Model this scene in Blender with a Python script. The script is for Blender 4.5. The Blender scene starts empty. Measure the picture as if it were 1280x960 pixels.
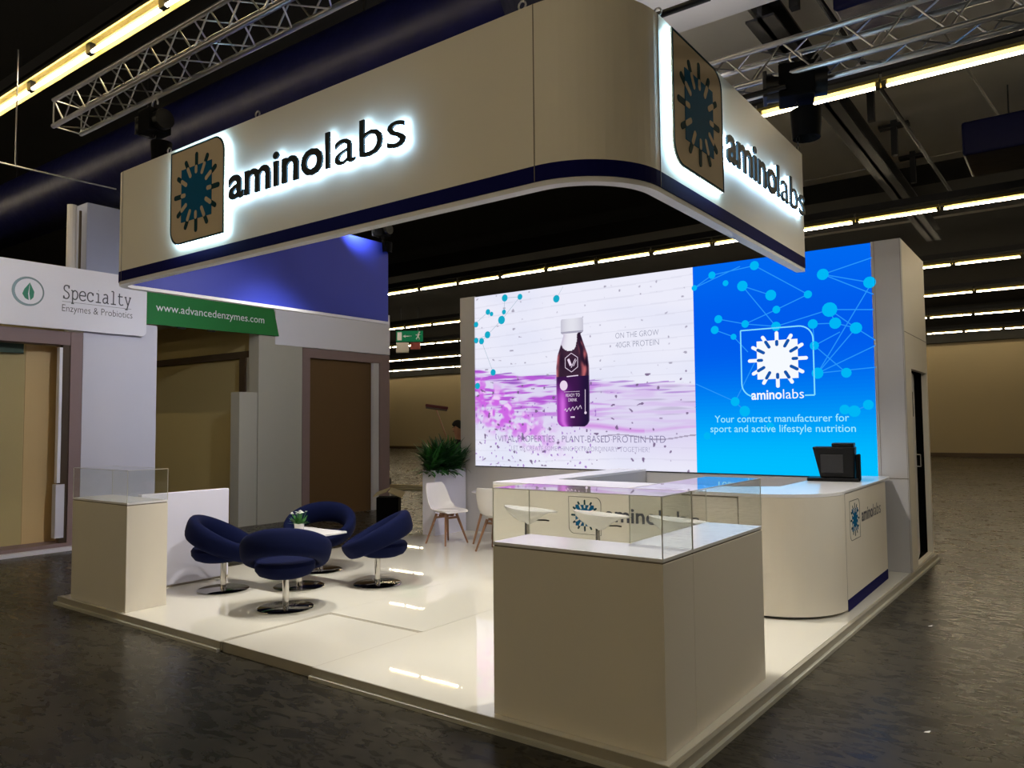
import bpy, bmesh, math, random
from mathutils import Vector, Matrix, noise
random.seed(7)
PI = math.pi
SC = bpy.context.scene
COL = SC.collection

# ------------------------------------------------------------------ helpers
def lin(c):
    out = []
    for v in c[:3]:
        v = v / 255.0
        out.append(v / 12.92 if v <= 0.04045 else ((v + 0.055) / 1.055) ** 2.4)
    return tuple(out) + (1.0,)

def mat(name, rgb, rough=0.5, metal=0.0, var=0.06, scale=6.0, bump=0.0, bscale=60.0, coat=0.0, spec=0.5, sheen=0.0, emit=0.0):
    m = bpy.data.materials.new(name); m.use_nodes = True
    nt = m.node_tree; b = nt.nodes['Principled BSDF']
    base = lin(rgb)
    tc = nt.nodes.new('ShaderNodeTexCoord')
    nz = nt.nodes.new('ShaderNodeTexNoise'); nz.inputs['Scale'].default_value = scale; nz.inputs['Detail'].default_value = 4
    nt.links.new(tc.outputs['Object'], nz.inputs['Vector'])
    mx = nt.nodes.new('ShaderNodeMix'); mx.data_type = 'RGBA'
    mx.inputs[6].default_value = tuple(v * (1 - var) for v in base[:3]) + (1,)
    mx.inputs[7].default_value = tuple(min(1, v * (1 + var)) for v in base[:3]) + (1,)
    nt.links.new(nz.outputs['Fac'], mx.inputs[0]); nt.links.new(mx.outputs[2], b.inputs['Base Color'])
    b.inputs['Roughness'].default_value = rough; b.inputs['Metallic'].default_value = metal
    b.inputs['Specular IOR Level'].default_value = spec
    b.inputs['Coat Weight'].default_value = coat; b.inputs['Coat Roughness'].default_value = 0.05
    b.inputs['Sheen Weight'].default_value = sheen
    if bump > 0:
        n2 = nt.nodes.new('ShaderNodeTexNoise'); n2.inputs['Scale'].default_value = bscale; n2.inputs['Detail'].default_value = 3
        nt.links.new(tc.outputs['Object'], n2.inputs['Vector'])
        bp = nt.nodes.new('ShaderNodeBump'); bp.inputs['Strength'].default_value = bump; bp.inputs['Distance'].default_value = 0.01
        nt.links.new(n2.outputs['Fac'], bp.inputs['Height']); nt.links.new(bp.outputs['Normal'], b.inputs['Normal'])
    if emit:
        nt.links.new(mx.outputs[2], b.inputs['Emission Color']); b.inputs['Emission Strength'].default_value = emit
    return m

def emis(name, rgb, s):
    m = bpy.data.materials.new(name); m.use_nodes = True
    nt = m.node_tree; nt.nodes.clear()
    e = nt.nodes.new('ShaderNodeEmission'); o = nt.nodes.new('ShaderNodeOutputMaterial')
    e.inputs[0].default_value = lin(rgb); e.inputs[1].default_value = s
    nt.links.new(e.outputs[0], o.inputs[0]); return m

def emis_attr(name, s=1.0):
    m = bpy.data.materials.new(name); m.use_nodes = True
    nt = m.node_tree; nt.nodes.clear()
    a = nt.nodes.new('ShaderNodeAttribute'); a.attribute_name = 'Col'
    e = nt.nodes.new('ShaderNodeEmission'); o = nt.nodes.new('ShaderNodeOutputMaterial')
    e.inputs[1].default_value = s
    nt.links.new(a.outputs['Color'], e.inputs[0]); nt.links.new(e.outputs[0], o.inputs[0]); return m

def glass_mat(name, tint=(0.97, 0.98, 0.98), refl=1.0):
    m = bpy.data.materials.new(name); m.use_nodes = True
    nt = m.node_tree; nt.nodes.clear(); N = nt.nodes.new
    t = N('ShaderNodeBsdfTransparent'); t.inputs[0].default_value = tint + (1,)
    g = N('ShaderNodeBsdfGlossy'); g.inputs['Roughness'].default_value = 0.0; g.inputs[0].default_value = (1, 1, 1, 1)
    fr = N('ShaderNodeFresnel'); fr.inputs[0].default_value = 1.5
    ge = N('ShaderNodeNewGeometry'); inv = N('ShaderNodeMath'); inv.operation = 'SUBTRACT'; inv.inputs[0].default_value = 1.0
    nt.links.new(ge.outputs['Backfacing'], inv.inputs[1])
    mu = N('ShaderNodeMath'); mu.operation = 'MULTIPLY'
    nt.links.new(fr.outputs[0], mu.inputs[0]); nt.links.new(inv.outputs[0], mu.inputs[1])
    mu2 = N('ShaderNodeMath'); mu2.operation = 'MULTIPLY'; mu2.inputs[1].default_value = refl; mu2.use_clamp = True
    nt.links.new(mu.outputs[0], mu2.inputs[0])
    mx = N('ShaderNodeMixShader'); o = N('ShaderNodeOutputMaterial')
    nt.links.new(mu2.outputs[0], mx.inputs[0]); nt.links.new(t.outputs[0], mx.inputs[1]); nt.links.new(g.outputs[0], mx.inputs[2])
    nt.links.new(mx.outputs[0], o.inputs[0]); return m

class MB:
    """collects geometry, links ONE mesh object"""
    def __init__(s): s.v = []; s.f = []; s.mi = []; s.cols = []; s.cur = 0; s.c = None
    def add(s, vs, fs):
        o = len(s.v); s.v += [tuple(v) for v in vs]
        for f in fs: s.f.append(tuple(o + i for i in f)); s.mi.append(s.cur); s.cols.append(s.c)
        return s
    def box(s, x0, x1, y0, y1, z0, z1):
        vs = [(x, y, z) for z in (z0, z1) for y in (y0, y1) for x in (x0, x1)]
        return s.add(vs, [(0, 2, 3, 1), (4, 5, 7, 6), (0, 1, 5, 4), (2, 6, 7, 3), (0, 4, 6, 2), (1, 3, 7, 5)])
    def poly(s, pts): return s.add(pts, [tuple(range(len(pts)))])
    def prism(s, pts, z0, z1):
        n = len(pts)
        vs = [(p[0], p[1], z0) for p in pts] + [(p[0], p[1], z1) for p in pts]
        fs = [tuple(range(n - 1, -1, -1)), tuple(range(n, 2 * n))]
        fs += [(i, (i + 1) % n, n + (i + 1) % n, n + i) for i in range(n)]
        return s.add(vs, fs)
    def tube(s, a, b, r, n=10, r2=None, cap=True):
        a = Vector(a); b = Vector(b); d = (b - a).normalized()
        u = d.orthogonal().normalized(); w = d.cross(u); r2 = r if r2 is None else r2
        vs = [a + (u * math.cos(2 * PI * i / n) + w * math.sin(2 * PI * i / n)) * r for i in range(n)]
        vs += [b + (u * math.cos(2 * PI * i / n) + w * math.sin(2 * PI * i / n)) * r2 for i in range(n)]
        fs = [(i, (i + 1) % n, n + (i + 1) % n, n + i) for i in range(n)]
        if cap: fs += [tuple(range(n - 1, -1, -1)), tuple(range(n, 2 * n))]
        return s.add(vs, fs)
    def lathe(s, prof, n=40, c=(0, 0, 0)):
        vs = []; m = len(prof)
        for i in range(n):
            a = 2 * PI * i / n
            for r, z in prof: vs.append((c[0] + r * math.cos(a), c[1] + r * math.sin(a), c[2] + z))
        fs = []
        for i in range(n):
            j = (i + 1) % n
            for k in range(m - 1): fs.append((i * m + k, j * m + k, j * m + k + 1, i * m + k + 1))
        fs.append(tuple(i * m for i in range(n - 1, -1, -1))); fs.append(tuple(i * m + m - 1 for i in range(n)))
        return s.add(vs, fs)
    def curve(s, pts, r, n=8):
        for a, b in zip(pts, pts[1:]): s.tube(a, b, r, n)
        return s
    def build(s, name, m, parent=None, smooth=False, bevel=0.0, seg=2, xf=None, attr=False):
        me = bpy.data.meshes.new(name); me.from_pydata(s.v, [], s.f)
        for mm in (m if isinstance(m, (list, tuple)) else [m]): me.materials.append(mm)
        for p, i in zip(me.polygons, s.mi): p.material_index = i
        if attr:
            ca = me.color_attributes.new('Col', 'FLOAT_COLOR', 'CORNER')
            for p, c in zip(me.polygons, s.cols):
                for li in p.loop_indices: ca.data[li].color = c if c else (0, 0, 0, 1)
        if xf is not None: me.transform(xf)
        if bevel > 0:
            bm = bmesh.new(); bm.from_mesh(me)
            bmesh.ops.remove_doubles(bm, verts=bm.verts, dist=1e-6)
            ed = [e for e in bm.edges if len(e.link_faces) == 2 and e.calc_face_angle(0) > 0.6]
            bmesh.ops.bevel(bm, geom=ed, offset=bevel, segments=seg, profile=0.5, affect='EDGES')
            bm.to_mesh(me); bm.free()
        me.update()
        if smooth:
            for p in me.polygons: p.use_smooth = True
            try: me.set_sharp_from_angle(angle=math.radians(40))
            except Exception: pass
        o = bpy.data.objects.new(name, me); COL.objects.link(o)
        if parent is not None: o.parent = parent
        return o

def tag(o, label=None, cat=None, group=None, kind=None):
    if label: o['label'] = label
    if cat: o['category'] = cat
    if group: o['group'] = group
    if kind: o['kind'] = kind
    return o
def thing(name, label, cat, loc=(0, 0, 0), rz=0, group=None, kind=None):
    o = bpy.data.objects.new(name, None); COL.objects.link(o); o.location = loc; o.rotation_euler = (0, 0, rz)
    o.empty_display_size = 0.1
    return tag(o, label, cat, group, kind)
def dup(o, loc=None, rz=None, label=None, group=None, parent=None):
    r = o.copy(); COL.objects.link(r)
    if parent is not None: r.parent = parent
    if loc is not None: r.location = loc
    if rz is not None: r.rotation_euler = (0, 0, rz)
    if label: r['label'] = label
    if group: r['group'] = group
    for ch in list(o.children): dup(ch, parent=r)
    return r

def text_geo(s, x0, x1, z0=None, h=None, bold=0.0, depth=0.0, shear=0.0):
    """text as 2D mesh verts/faces in local X (right) / Y (up), fitted to width x0..x1; h = height of ascender box"""
    cu = bpy.data.curves.new('t', 'FONT'); cu.body = s; cu.size = 1.0; cu.offset = bold; cu.extrude = depth; cu.shear = shear
    cu.resolution_u = 3
    ob = bpy.data.objects.new('t', cu); COL.objects.link(ob)
    bpy.context.view_layer.update()
    dg = bpy.context.evaluated_depsgraph_get(); ev = ob.evaluated_get(dg)
    me = bpy.data.meshes.new_from_object(ev)
    vs = [v.co.copy() for v in me.vertices]; fs = [tuple(p.vertices) for p in me.polygons]
    bpy.data.objects.remove(ob); bpy.data.meshes.remove(me); bpy.data.curves.remove(cu)
    mnx = min(v.x for v in vs); mxx = max(v.x for v in vs)
    k = (x1 - x0) / (mxx - mnx)
    ky = k if h is None else h / 0.73      # cap/ascender height of the built-in face is about 0.73 of its size
    out = [Vector((x0 + (v.x - mnx) * k, (z0 or 0) + v.y * ky, v.z)) for v in vs]
    return out, fs

def rrect(x0, x1, y0, y1, r, corners=(1, 1, 1, 1), n=8):
    """rounded rectangle outline, corners order BL, BR, TR, TL"""
    P = []
    cs = [((x0, y0), (x0 + r, y0 + r), PI), ((x1, y0), (x1 - r, y0 + r), 1.5 * PI), ((x1, y1), (x1 - r, y1 - r), 0), ((x0, y1), (x0 + r, y1 - r), 0.5 * PI)]
    for k, (c, o, a0) in enumerate(cs):
        if corners[k]:
            for i in range(n + 1):
                a = a0 + 0.5 * PI * i / n; P.append((o[0] + r * math.cos(a), o[1] + r * math.sin(a)))
        else: P.append(c)
    return P

def capsule(cx, cy, ang, r0, r1, w, n=6):
    d = Vector((math.cos(ang), math.sin(ang))); p = Vector((-d.y, d.x)); c = Vector((cx, cy)); P = []
    for i in range(n + 1):
        a = -PI / 2 + PI * i / n; P.append(c + d * (r1 - w / 2 + math.cos(a) * w / 2) + p * (math.sin(a) * w / 2))
    for i in range(n + 1):
        a = PI / 2 + PI * i / n; P.append(c + d * (r0 + w / 2 + math.cos(a) * w / 2) + p * (math.sin(a) * w / 2))
    return [(q.x, q.y) for q in P]

def solid2d(mb, pts, z0, z1):
    mb.prism(pts, z0, z1)

def burst(mb, cx, cy, W, H, z, th, ms=(0, 1, 2)):
    """square badge mark with twelve rays; W,H = size of the frame it sits in. material slots: ray, square, stub"""
    def sc(P): return [(cx + (x) * W, cy + (y) * H) for x, y in P]
    hs = 0.283
    mb.cur = ms[1]; mb.prism(sc([(-hs, -hs), (hs, -hs), (hs, hs), (-hs, hs)]), z, z + th)
    for k in range(12):
        a = k * PI / 6; e = hs / max(abs(math.cos(a)), abs(math.sin(a)))
        mb.cur = ms[0]; mb.prism(sc(capsule(0, 0, a, e - .02, .425, .052)), z, z + th * .9)
        mb.cur = ms[2]; mb.prism(sc(capsule(0, 0, a, .195, e + .004, .046)), z + th, z + th * 1.5)
    mb.cur = 0

def frame2d(mb, P, w, z0, z1):
    """outline stroke of polygon P (inward width w)"""
    cx = sum(p[0] for p in P) / len(P); cy = sum(p[1] for p in P) / len(P)
    n = len(P)
    hx = max(abs(p[0] - cx) for p in P); hy = max(abs(p[1] - cy) for p in P)
    Q = [(cx + (p[0] - cx) * (1 - w / hx), cy + (p[1] - cy) * (1 - w / hy)) for p in P]
    for i in range(n):
        j = (i + 1) % n
        if (Vector(P[i]) - Vector(P[j])).length < 1e-6: continue
        mb.prism([P[i], P[j], Q[j], Q[i]], z0, z1)

# transforms from local (x right, y up, z out) onto walls
FRONT = lambda y: Matrix(((1, 0, 0, 0), (0, 0, -1, y), (0, 1, 0, 0), (0, 0, 0, 1)))     # faces -Y ; x->X, y->Z, z-> -Y
RIGHT = lambda x: Matrix(((0, 0, 1, x), (1, 0, 0, 0), (0, 1, 0, 0), (0, 0, 0, 1)))      # faces +X ; x->Y, y->Z, z-> +X

# ------------------------------------------------------------------ materials
M = dict(
 cream=mat('cream_laminate', (226, 219, 205), .42, var=.015, scale=2),
 cream2=mat('white_laminate', (232, 229, 226), .35, var=.012, scale=2),
 lilacw=mat('cool_lit_panel', (228, 228, 246), .4, var=.01),  # cool cast of the light put into the base colour
 top=mat('gloss_white_top', (240, 239, 240), .16, var=.01),
 groove=mat('shadow_groove', (120, 112, 100), .6),
 navy=mat('navy_stripe', (8, 10, 78), .75, var=.05, spec=.1),
 blue=mat('blue_lining', (36, 52, 165), .5, var=.03, scale=2),
 rim=mat('white_rim', (225, 226, 232), .4),
 beige=mat('logo_face', (200, 184, 158), .65, var=.02, spec=.2),
 teal=mat('logo_teal', (0, 88, 132), .7, spec=.1),
 dteal=mat('logo_dark_teal', (16, 56, 66), .7, spec=.1),
 ink=mat('letter_face', (12, 28, 34), .5, spec=.2),
 navyfab=mat('navy_fabric', (5, 14, 52), .9, var=.12, scale=20, bump=.15, bscale=400, spec=.15),
 chrome=mat('chrome', (205, 203, 200), .1, metal=1.0, var=.02),
 chromed=mat('polished_base', (150, 146, 140), .07, metal=1.0, var=.02),
 alu=mat('aluminium', (176, 176, 178), .32, metal=1.0, var=.08, scale=14),
 deck=mat('gloss_white_floor', (222, 219, 208), .018, var=.012, scale=3),
 decktrim=mat('deck_trim', (158, 152, 138), .4, var=.06),
 lip=mat('deck_lip', (205, 203, 190), .35, metal=.3, var=.05),
 wood=mat('beech_wood', (142, 104, 78), .5, var=.18, scale=9),
 shell=mat('white_plastic', (238, 236, 234), .25, var=.01),
 black=mat('black_plastic', (7, 7, 9), .4, var=.2, spec=.25),
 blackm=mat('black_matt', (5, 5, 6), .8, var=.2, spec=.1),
 grey=mat('grey_panel', (190, 188, 190), .5, var=.02),
 leaf=mat('leaf_green', (58, 120, 52), .45, var=.35, scale=14),
 leafd=mat('leaf_dark', (34, 78, 36), .45, var=.35, scale=14),
 petal=mat('white_petal', (240, 240, 235), .5, var=.02),
 soil=mat('soil', (40, 30, 22), .9),
 lilac=mat('lilac_white_panel', (196, 196, 210), .5, var=.03, scale=1.5),
 mauve=mat('mauve_frame', (128, 108, 108), .6, var=.05),
 olive=mat('olive_wall', (176, 160, 112), .7, var=.03, scale=1.0),
 olived=mat('tan_wall', (200, 172, 124), .7, var=.04, scale=1.0),
 brown=mat('dark_brown_board', (92, 66, 34), .65, var=.05, scale=2),
 dbrown=mat('brown_beam', (62, 46, 28), .6, var=.15, scale=5),
 palegrey=mat('pale_grey_panel', (170, 168, 158), .6, var=.02),
 green=mat('green_banner', (0, 112, 48), .5, var=.03),
 dgreen=mat('dark_green_board', (10, 52, 24), .5),
 signwhite=mat('sign_white', (220, 220, 232), .4, var=.01),
 signink=mat('sign_ink', (70, 72, 84), .5),
 signgreen=mat('sign_green', (24, 120, 92), .5),
 signgrey=mat('sign_grey', (110, 128, 134), .4, metal=.4),
 hallwall=mat('hall_wall', (146, 132, 104), .8, var=.05, scale=.4),
 concrete=mat('ceiling_concrete', (220, 217, 208), .85, var=.12, scale=.8),
 darkceil=mat('dark_ceiling', (30, 29, 26), .9, var=.2, scale=.7),
 steel=mat('dark_steel', (26, 26, 30), .6, var=.2),
 duct=mat('navy_duct_sheet', (8, 10, 50), .42, var=.3, scale=3, bump=.9, bscale=5, spec=.16),
 whitebeam=mat('white_beam', (240, 238, 236), .6, var=.02),
 colblue=mat('blue_grey_column', (150, 158, 190), .6, var=.03),
 skin=mat('skin', (160, 116, 94), .6), hair=mat('black_hair', (12, 9, 9), .7), cloth=mat('dark_shirt', (22, 24, 30), .9),
 broom=mat('red_brown_bristle', (78, 30, 26), .9, var=.3, scale=60, bump=.6, bscale=200),
 card=mat('cardboard', (186, 172, 138), .8, var=.08),
 paper=mat('pale_timber', (176, 164, 130), .7, var=.1, scale=9),
 exitg=mat('exit_green', (10, 120, 70), .4), red=mat('red_plastic', (130, 24, 20), .5),
 housing=mat('lamp_housing', (60, 58, 50), .5),
 reflector=mat('lamp_reflector', (176, 158, 92), .5, var=.02, spec=.2),
)
M['tube'] = emis('fluorescent_tube', (255, 236, 200), 46.0)
M['halo'] = emis('halo_led', (176, 220, 255), 22.0)
M['halol'] = emis('halo_led_badge', (186, 232, 255), 26.0)
M['exit_e'] = emis('exit_light', (40, 150, 95), .35)
M['glass'] = glass_mat('showcase_glass', (.955, .965, .96), 1.1)
M['screen'] = emis_attr('screen_pixels', 1.0)

M['deck'].node_tree.nodes['Principled BSDF'].inputs['IOR'].default_value = 1.85
# hall floor material: dark polished concrete with scuffs
def floor_mat():
    m = bpy.data.materials.new('hall_floor_concrete'); m.use_nodes = True
    nt = m.node_tree; b = nt.nodes['Principled BSDF']; N = nt.nodes.new; L = nt.links.new
    tc = N('ShaderNodeTexCoord')
    n1 = N('ShaderNodeTexNoise'); n1.inputs['Scale'].default_value = .55; n1.inputs['Detail'].default_value = 6
    n2 = N('ShaderNodeTexNoise'); n2.inputs['Scale'].default_value = 5; n2.inputs['Detail'].default_value = 8; n2.inputs['Distortion'].default_value = 1.2
    mp = N('ShaderNodeMapping'); mp.inputs['Scale'].default_value = (1, 2.2, 1); mp.inputs['Rotation'].default_value = (0, 0, .6)
    L(tc.outputs['Object'], n1.inputs['Vector']); L(tc.outputs['Object'], mp.inputs['Vector']); L(mp.outputs[0], n2.inputs['Vector'])
    r1 = N('ShaderNodeValToRGB'); e = r1.color_ramp.elements
    e[0].position = .35; e[0].color = lin((46, 44, 40)); e[1].position = .65; e[1].color = lin((70, 66, 57))
    L(n1.outputs['Fac'], r1.inputs[0])
    r2 = N('ShaderNodeValToRGB'); e = r2.color_ramp.elements
    e[0].position = .36; e[0].color = (.5, .5, .5, 1); e[1].position = .7; e[1].color = (1.5, 1.47, 1.4, 1)
    L(n2.outputs['Fac'], r2.inputs[0])
    mx = N('ShaderNodeMix'); mx.data_type = 'RGBA'; mx.blend_type = 'MULTIPLY'; mx.inputs[0].default_value = .8
    L(r1.outputs[0], mx.inputs[6]); L(r2.outputs[0], mx.inputs[7])
    # fine scratches
    n3 = N('ShaderNodeTexNoise'); n3.inputs['Scale'].default_value = 3.0; n3.inputs['Detail'].default_value = 10; n3.inputs['Roughness'].default_value = .75
    mp2 = N('ShaderNodeMapping'); mp2.inputs['Scale'].default_value = (1, 9, 1); mp2.inputs['Rotation'].default_value = (0, 0, -.25)
    L(tc.outputs['Object'], mp2.inputs['Vector']); L(mp2.outputs[0], n3.inputs['Vector'])
    r3 = N('ShaderNodeValToRGB'); e = r3.color_ramp.elements
    e[0].position = .62; e[0].color = (0, 0, 0, 1); e[1].position = .72; e[1].color = (1, 1, 1, 1)
    L(n3.outputs['Fac'], r3.inputs[0])
    mx2 = N('ShaderNodeMix'); mx2.data_type = 'RGBA'; mx2.inputs[7].default_value = lin((110, 102, 86))
    sc = N('ShaderNodeMath'); sc.operation = 'MULTIPLY'; sc.inputs[1].default_value = .4
    L(r3.outputs[0], sc.inputs[0]); L(sc.outputs[0], mx2.inputs[0]); L(mx.outputs[2], mx2.inputs[6])
    L(mx2.outputs[2], b.inputs['Base Color'])
    rr = N('ShaderNodeMapRange'); rr.inputs[1].default_value = .3; rr.inputs[2].default_value = .7; rr.inputs[3].default_value = .21; rr.inputs[4].default_value = .36
    L(n2.outputs['Fac'], rr.inputs[0]); L(rr.outputs[0], b.inputs['Roughness'])
    b.inputs['Specular IOR Level'].default_value = .085
    bp = N('ShaderNodeBump'); bp.inputs['Strength'].default_value = .015; bp.inputs['Distance'].default_value = .001
    L(n2.outputs['Fac'], bp.inputs['Height']); L(bp.outputs[0], b.inputs['Normal'])
    return m
M['floor'] = floor_mat()

# ------------------------------------------------------------------ camera
CAM = Vector((1.716, -3.603, 1.689)); yaw, pitch, roll, F = -.636, .054, -.009, 951.98
fw = Vector((math.sin(yaw) * math.cos(pitch), math.cos(yaw) * math.cos(pitch), math.sin(pitch)))
rt = Vector((math.cos(yaw), -math.sin(yaw), 0)); up = rt.cross(fw)
rt2 = rt * math.cos(roll) + up * math.sin(roll); up2 = up * math.cos(roll) - rt * math.sin(roll)
cd = bpy.data.cameras.new('camera'); cd.sensor_width = 36.0; cd.sensor_fit = 'HORIZONTAL'; cd.lens = F * 36.0 / 1280.0
cd.clip_end = 300; cd.clip_start = .05
co = bpy.data.objects.new('camera', cd); COL.objects.link(co)
R = Matrix((rt2, up2, -fw)).transposed().to_4x4(); co.matrix_world = Matrix.Translation(CAM) @ R
SC.camera = co

# ------------------------------------------------------------------ the hall
GZ = -.08
def struct(name, mb, m, **k):
    o = mb.build(name, m, **k); o['kind'] = 'structure'; return o
struct('floor', MB().box(-75, 46, -16, 40.3, GZ - .1, GZ), M['floor'])
struct('wall_back', MB().box(-75, 46, 40, 40.3, GZ, 5.6), M['hallwall'])
struct('wall_right', MB().box(45.7, 46, -16, 40, GZ, 7.4), M['darkceil'])
struct('wall_left', MB().box(-75, -74.7, -16, 40, GZ, 7.4), M['darkceil'])
struct('wall_front', MB().box(-75, 46, -16.3, -16, GZ, 7.4), M['darkceil'])
struct('trim_1', MB().box(-75, 46, 39.6, 40, 5.6, 7.4), M['darkceil'])
struct('trim_2', MB().box(-75, 46, 39.9, 39.99, GZ, .12), M['dbrown'])
struct('ceiling', MB().box(-75, 46, -16.3, 40.3, 7.4, 7.6), M['darkceil'])
# lighter concrete roof slabs over the right-hand bays
cb = MB()
for i, x in enumerate((-4.6, -1.55, 1.5, 4.55, 7.6)):
    for y in (3.0, 8.6, 14.2): cb.box(x, x + 3.0, y, y + 5.55, 7.2, 7.38)
struct('ceiling_concrete', cb, M['concrete']).name = 'ceiling.001'
# concrete down-stand beams running along X
for i, (y0, y1, z0, mm) in enumerate(((14.6, 17.6, 6.75, 'concrete'),)):
    struct('trim_3', MB().box(-40, 13, y0, y1, z0, 7.2), M['darkceil'])
struct('trim_4', MB().box(-3.1, 3.5, 3.9, 5.18, 6.6, 7.2), M['whitebeam'])
# dark steel beams along Y with hangers
def ybeam(n, x, y0, y1, z, w, h, hang, mm='steel'):
    mb = MB(); mb.box(x - w / 2, x + w / 2, y0, y1, z, z + .03); mb.box(x - w / 2, x + w / 2, y0, y1, z + h - .03, z + h); mb.box(x - .03, x + .03, y0, y1, z, z + h)
    for y in hang: mb.box(x - .05 + .35, x + .05 + .35, y - .06, y + .06, z + .1, 7.2); mb.box(x + .1, x + .6, y - .09, y + .09, z + .62, z + .68)
    return struct(n, mb, M[mm])
ybeam('trim_5', -1.1, 5.2, 19, 6.45, .34, .3, [5.4, 9.6, 11.6, 13.6])
struct('trim_6', MB().tube((-.45, 5, 6.5), (-.2, 14.5, 6.5), .035, 8), M['steel'])
struct('trim_8', MB().tube((.4, 7, 6.9), (.9, 12, 6.9), .02, 6), M['palegrey'])
struct('trim_9', MB().box(-30, -10.5, 5.6, 6.2, 5.1, 5.6), M['dbrown'])

# fluorescent rows: every fixture is a thing (housing, reflector, tube)
lt = None
rows = [(.37, -11.9, -1, 'nearest row, upper left of the photo'), (6.89, -3.3, 22, 'second row, crossing behind the right truss'), (13.8, -19.5, 18, 'third row'), (20.2, -28, 12, 'fourth row'), (25.7, -36, 4, 'fifth row'), (31.9, -43, 3, 'sixth row'), (38.4, -52, 2, 'last row by the far wall'), (-6.2, -24, 24, 'row behind the camera'), (-12.6, -24, 24, 'rearmost row behind the camera')]
for ri, (ry, xa, xb, nm) in enumerate(rows):
    x = -7.145 - 1.572 * 14 if ri == 0 else xa
    while x < xb:
        lab = 'long fluorescent strip light in the %s' % nm if ri else 'warm yellow fluorescent strip light above the left truss'
        if ri == 1: lab = 'fluorescent strip light in the row just beyond the truss at the upper right'
        if lt is None:
            lt = thing('strip_light', lab, 'ceiling light', (x, ry, 6.0), 0, 'strip lights row 0')
            h = MB(); h.box(.0, 1.56, -.035, .035, .07, .14); h.build('housing', M['housing'], lt)
            r = MB(); r.add([(0, -.12, .0), (0, -.04, .07), (0, .04, .07), (0, .12, .0), (1.57, -.12, .0), (1.57, -.04, .07), (1.57, .04, .07), (1.57, .12, .0)], [(0, 1, 5, 4), (1, 2, 6, 5), (2, 3, 7, 6)])
            ro = r.build('reflector', M['reflector'], lt); md = ro.modifiers.new('s', 'SOLIDIFY'); md.thickness = .006
            MB().tube((.05, 0, -.03), (1.52, 0, -.03), .019, 10).build('tube', M['tube'], lt, smooth=True)
            MB().box(-.0, .05, -.03, .03, -.05, .07).build('tube_socket', M['black'], lt); MB().box(1.52, 1.57, -.03, .03, -.05, .07).build('tube_socket', M['black'], lt)
            lt['group'] = 'strip lights of the ceiling row 1'
        else:
            dup(lt, (x, ry, 6.0), 0, lab, ['strip lights in the row nearest the camera', 'strip lights beyond the right truss', 'strip lights of the third ceiling row', 'strip lights of the fourth ceiling row', 'strip lights of the fifth ceiling row', 'strip lights of the sixth ceiling row', 'strip lights of the last ceiling row', 'strip lights of the row behind the camera', 'strip lights of the rearmost row'][ri])
        x += 1.572 if ri == 0 else 1.6
lt['group'] = 'strip lights in the row nearest the camera'
# suspension rail above the rows (steel)
for i, r in enumerate(rows):
    struct('trim_%d' % (31 + i), MB().box(min(-8, r[1]), r[2] + 1.5, r[0] - .05, r[0] + .05, 6.16, 6.3), M['steel'])

# ------------------------------------------------------------------ ducts, cable, column
d = MB(); d.tube((-34, 2.55, 5.98), (-2.55, 2.55, 5.98), .56, 28)
ad = thing('air_duct', 'large round dark navy fabric air duct above the long fascia side', 'duct')
d.build('duct_tube', M['duct'], ad, smooth=True)
for x in (-30, -25, -20, -15, -10, -5): MB().box(x - .02, x + .02, 2.54, 2.56, 6.5, 7.4).build('hanger_strap', M['steel'], ad)
for (x0, x1, y0, y1, z0, z1, lab) in ((.42, 4.5, 10.4, 11.8, 5.95, 6.5, 'dark navy box duct below the ceiling at the right edge of the photo'), (-.3, 1.2, 5.25, 6.0, 6.3, 6.7, 'small dark navy duct above the right truss at the top edge')):
    t = thing('box_duct', lab, 'duct', ((x0 + x1) / 2, (y0 + y1) / 2, z0)); a, b_ = (x1 - x0) / 2, (y1 - y0) / 2
    MB().box(-a, a, -b_, b_, 0, z1 - z0).build('duct_box', M['duct'], t, bevel=.04)
    for sx in (-1, 1): MB().tube((sx * a * .7, 0, z1 - z0), (sx * a * .7, 0, 7.2 - z0), .012, 6).build('hanger_rod', M['steel'], t)
c = thing('support_cable', 'thin pale cable strung from the left edge to the fascia corner', 'cable')
MB().curve([(-8, -1.9, 4.72), (-8, .0, 4.725), (-8, 1.1, 4.74)], .011, 6).build('wire', M['alu'], c)
MB().tube((-8, -.05, 4.72), (-8, -.05, 6.1), .008, 6).build('hanger', M['alu'], c)
c = MB(); c.box(-11.6, -11.0, 2.1, 3.1, GZ, 5.35)
o = struct('trim_20', c, M['colblue'])
o = struct('trim_21', MB().tube((-11.0, 1.87, GZ), (-11.0, 1.87, 5.25), .07, 12), M['grey'])
o = struct('trim_22', MB().tube((-11.05, 2.02, 3.2), (-11.05, 2.02, 5.2), .02, 8), M['dbrown'])

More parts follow.
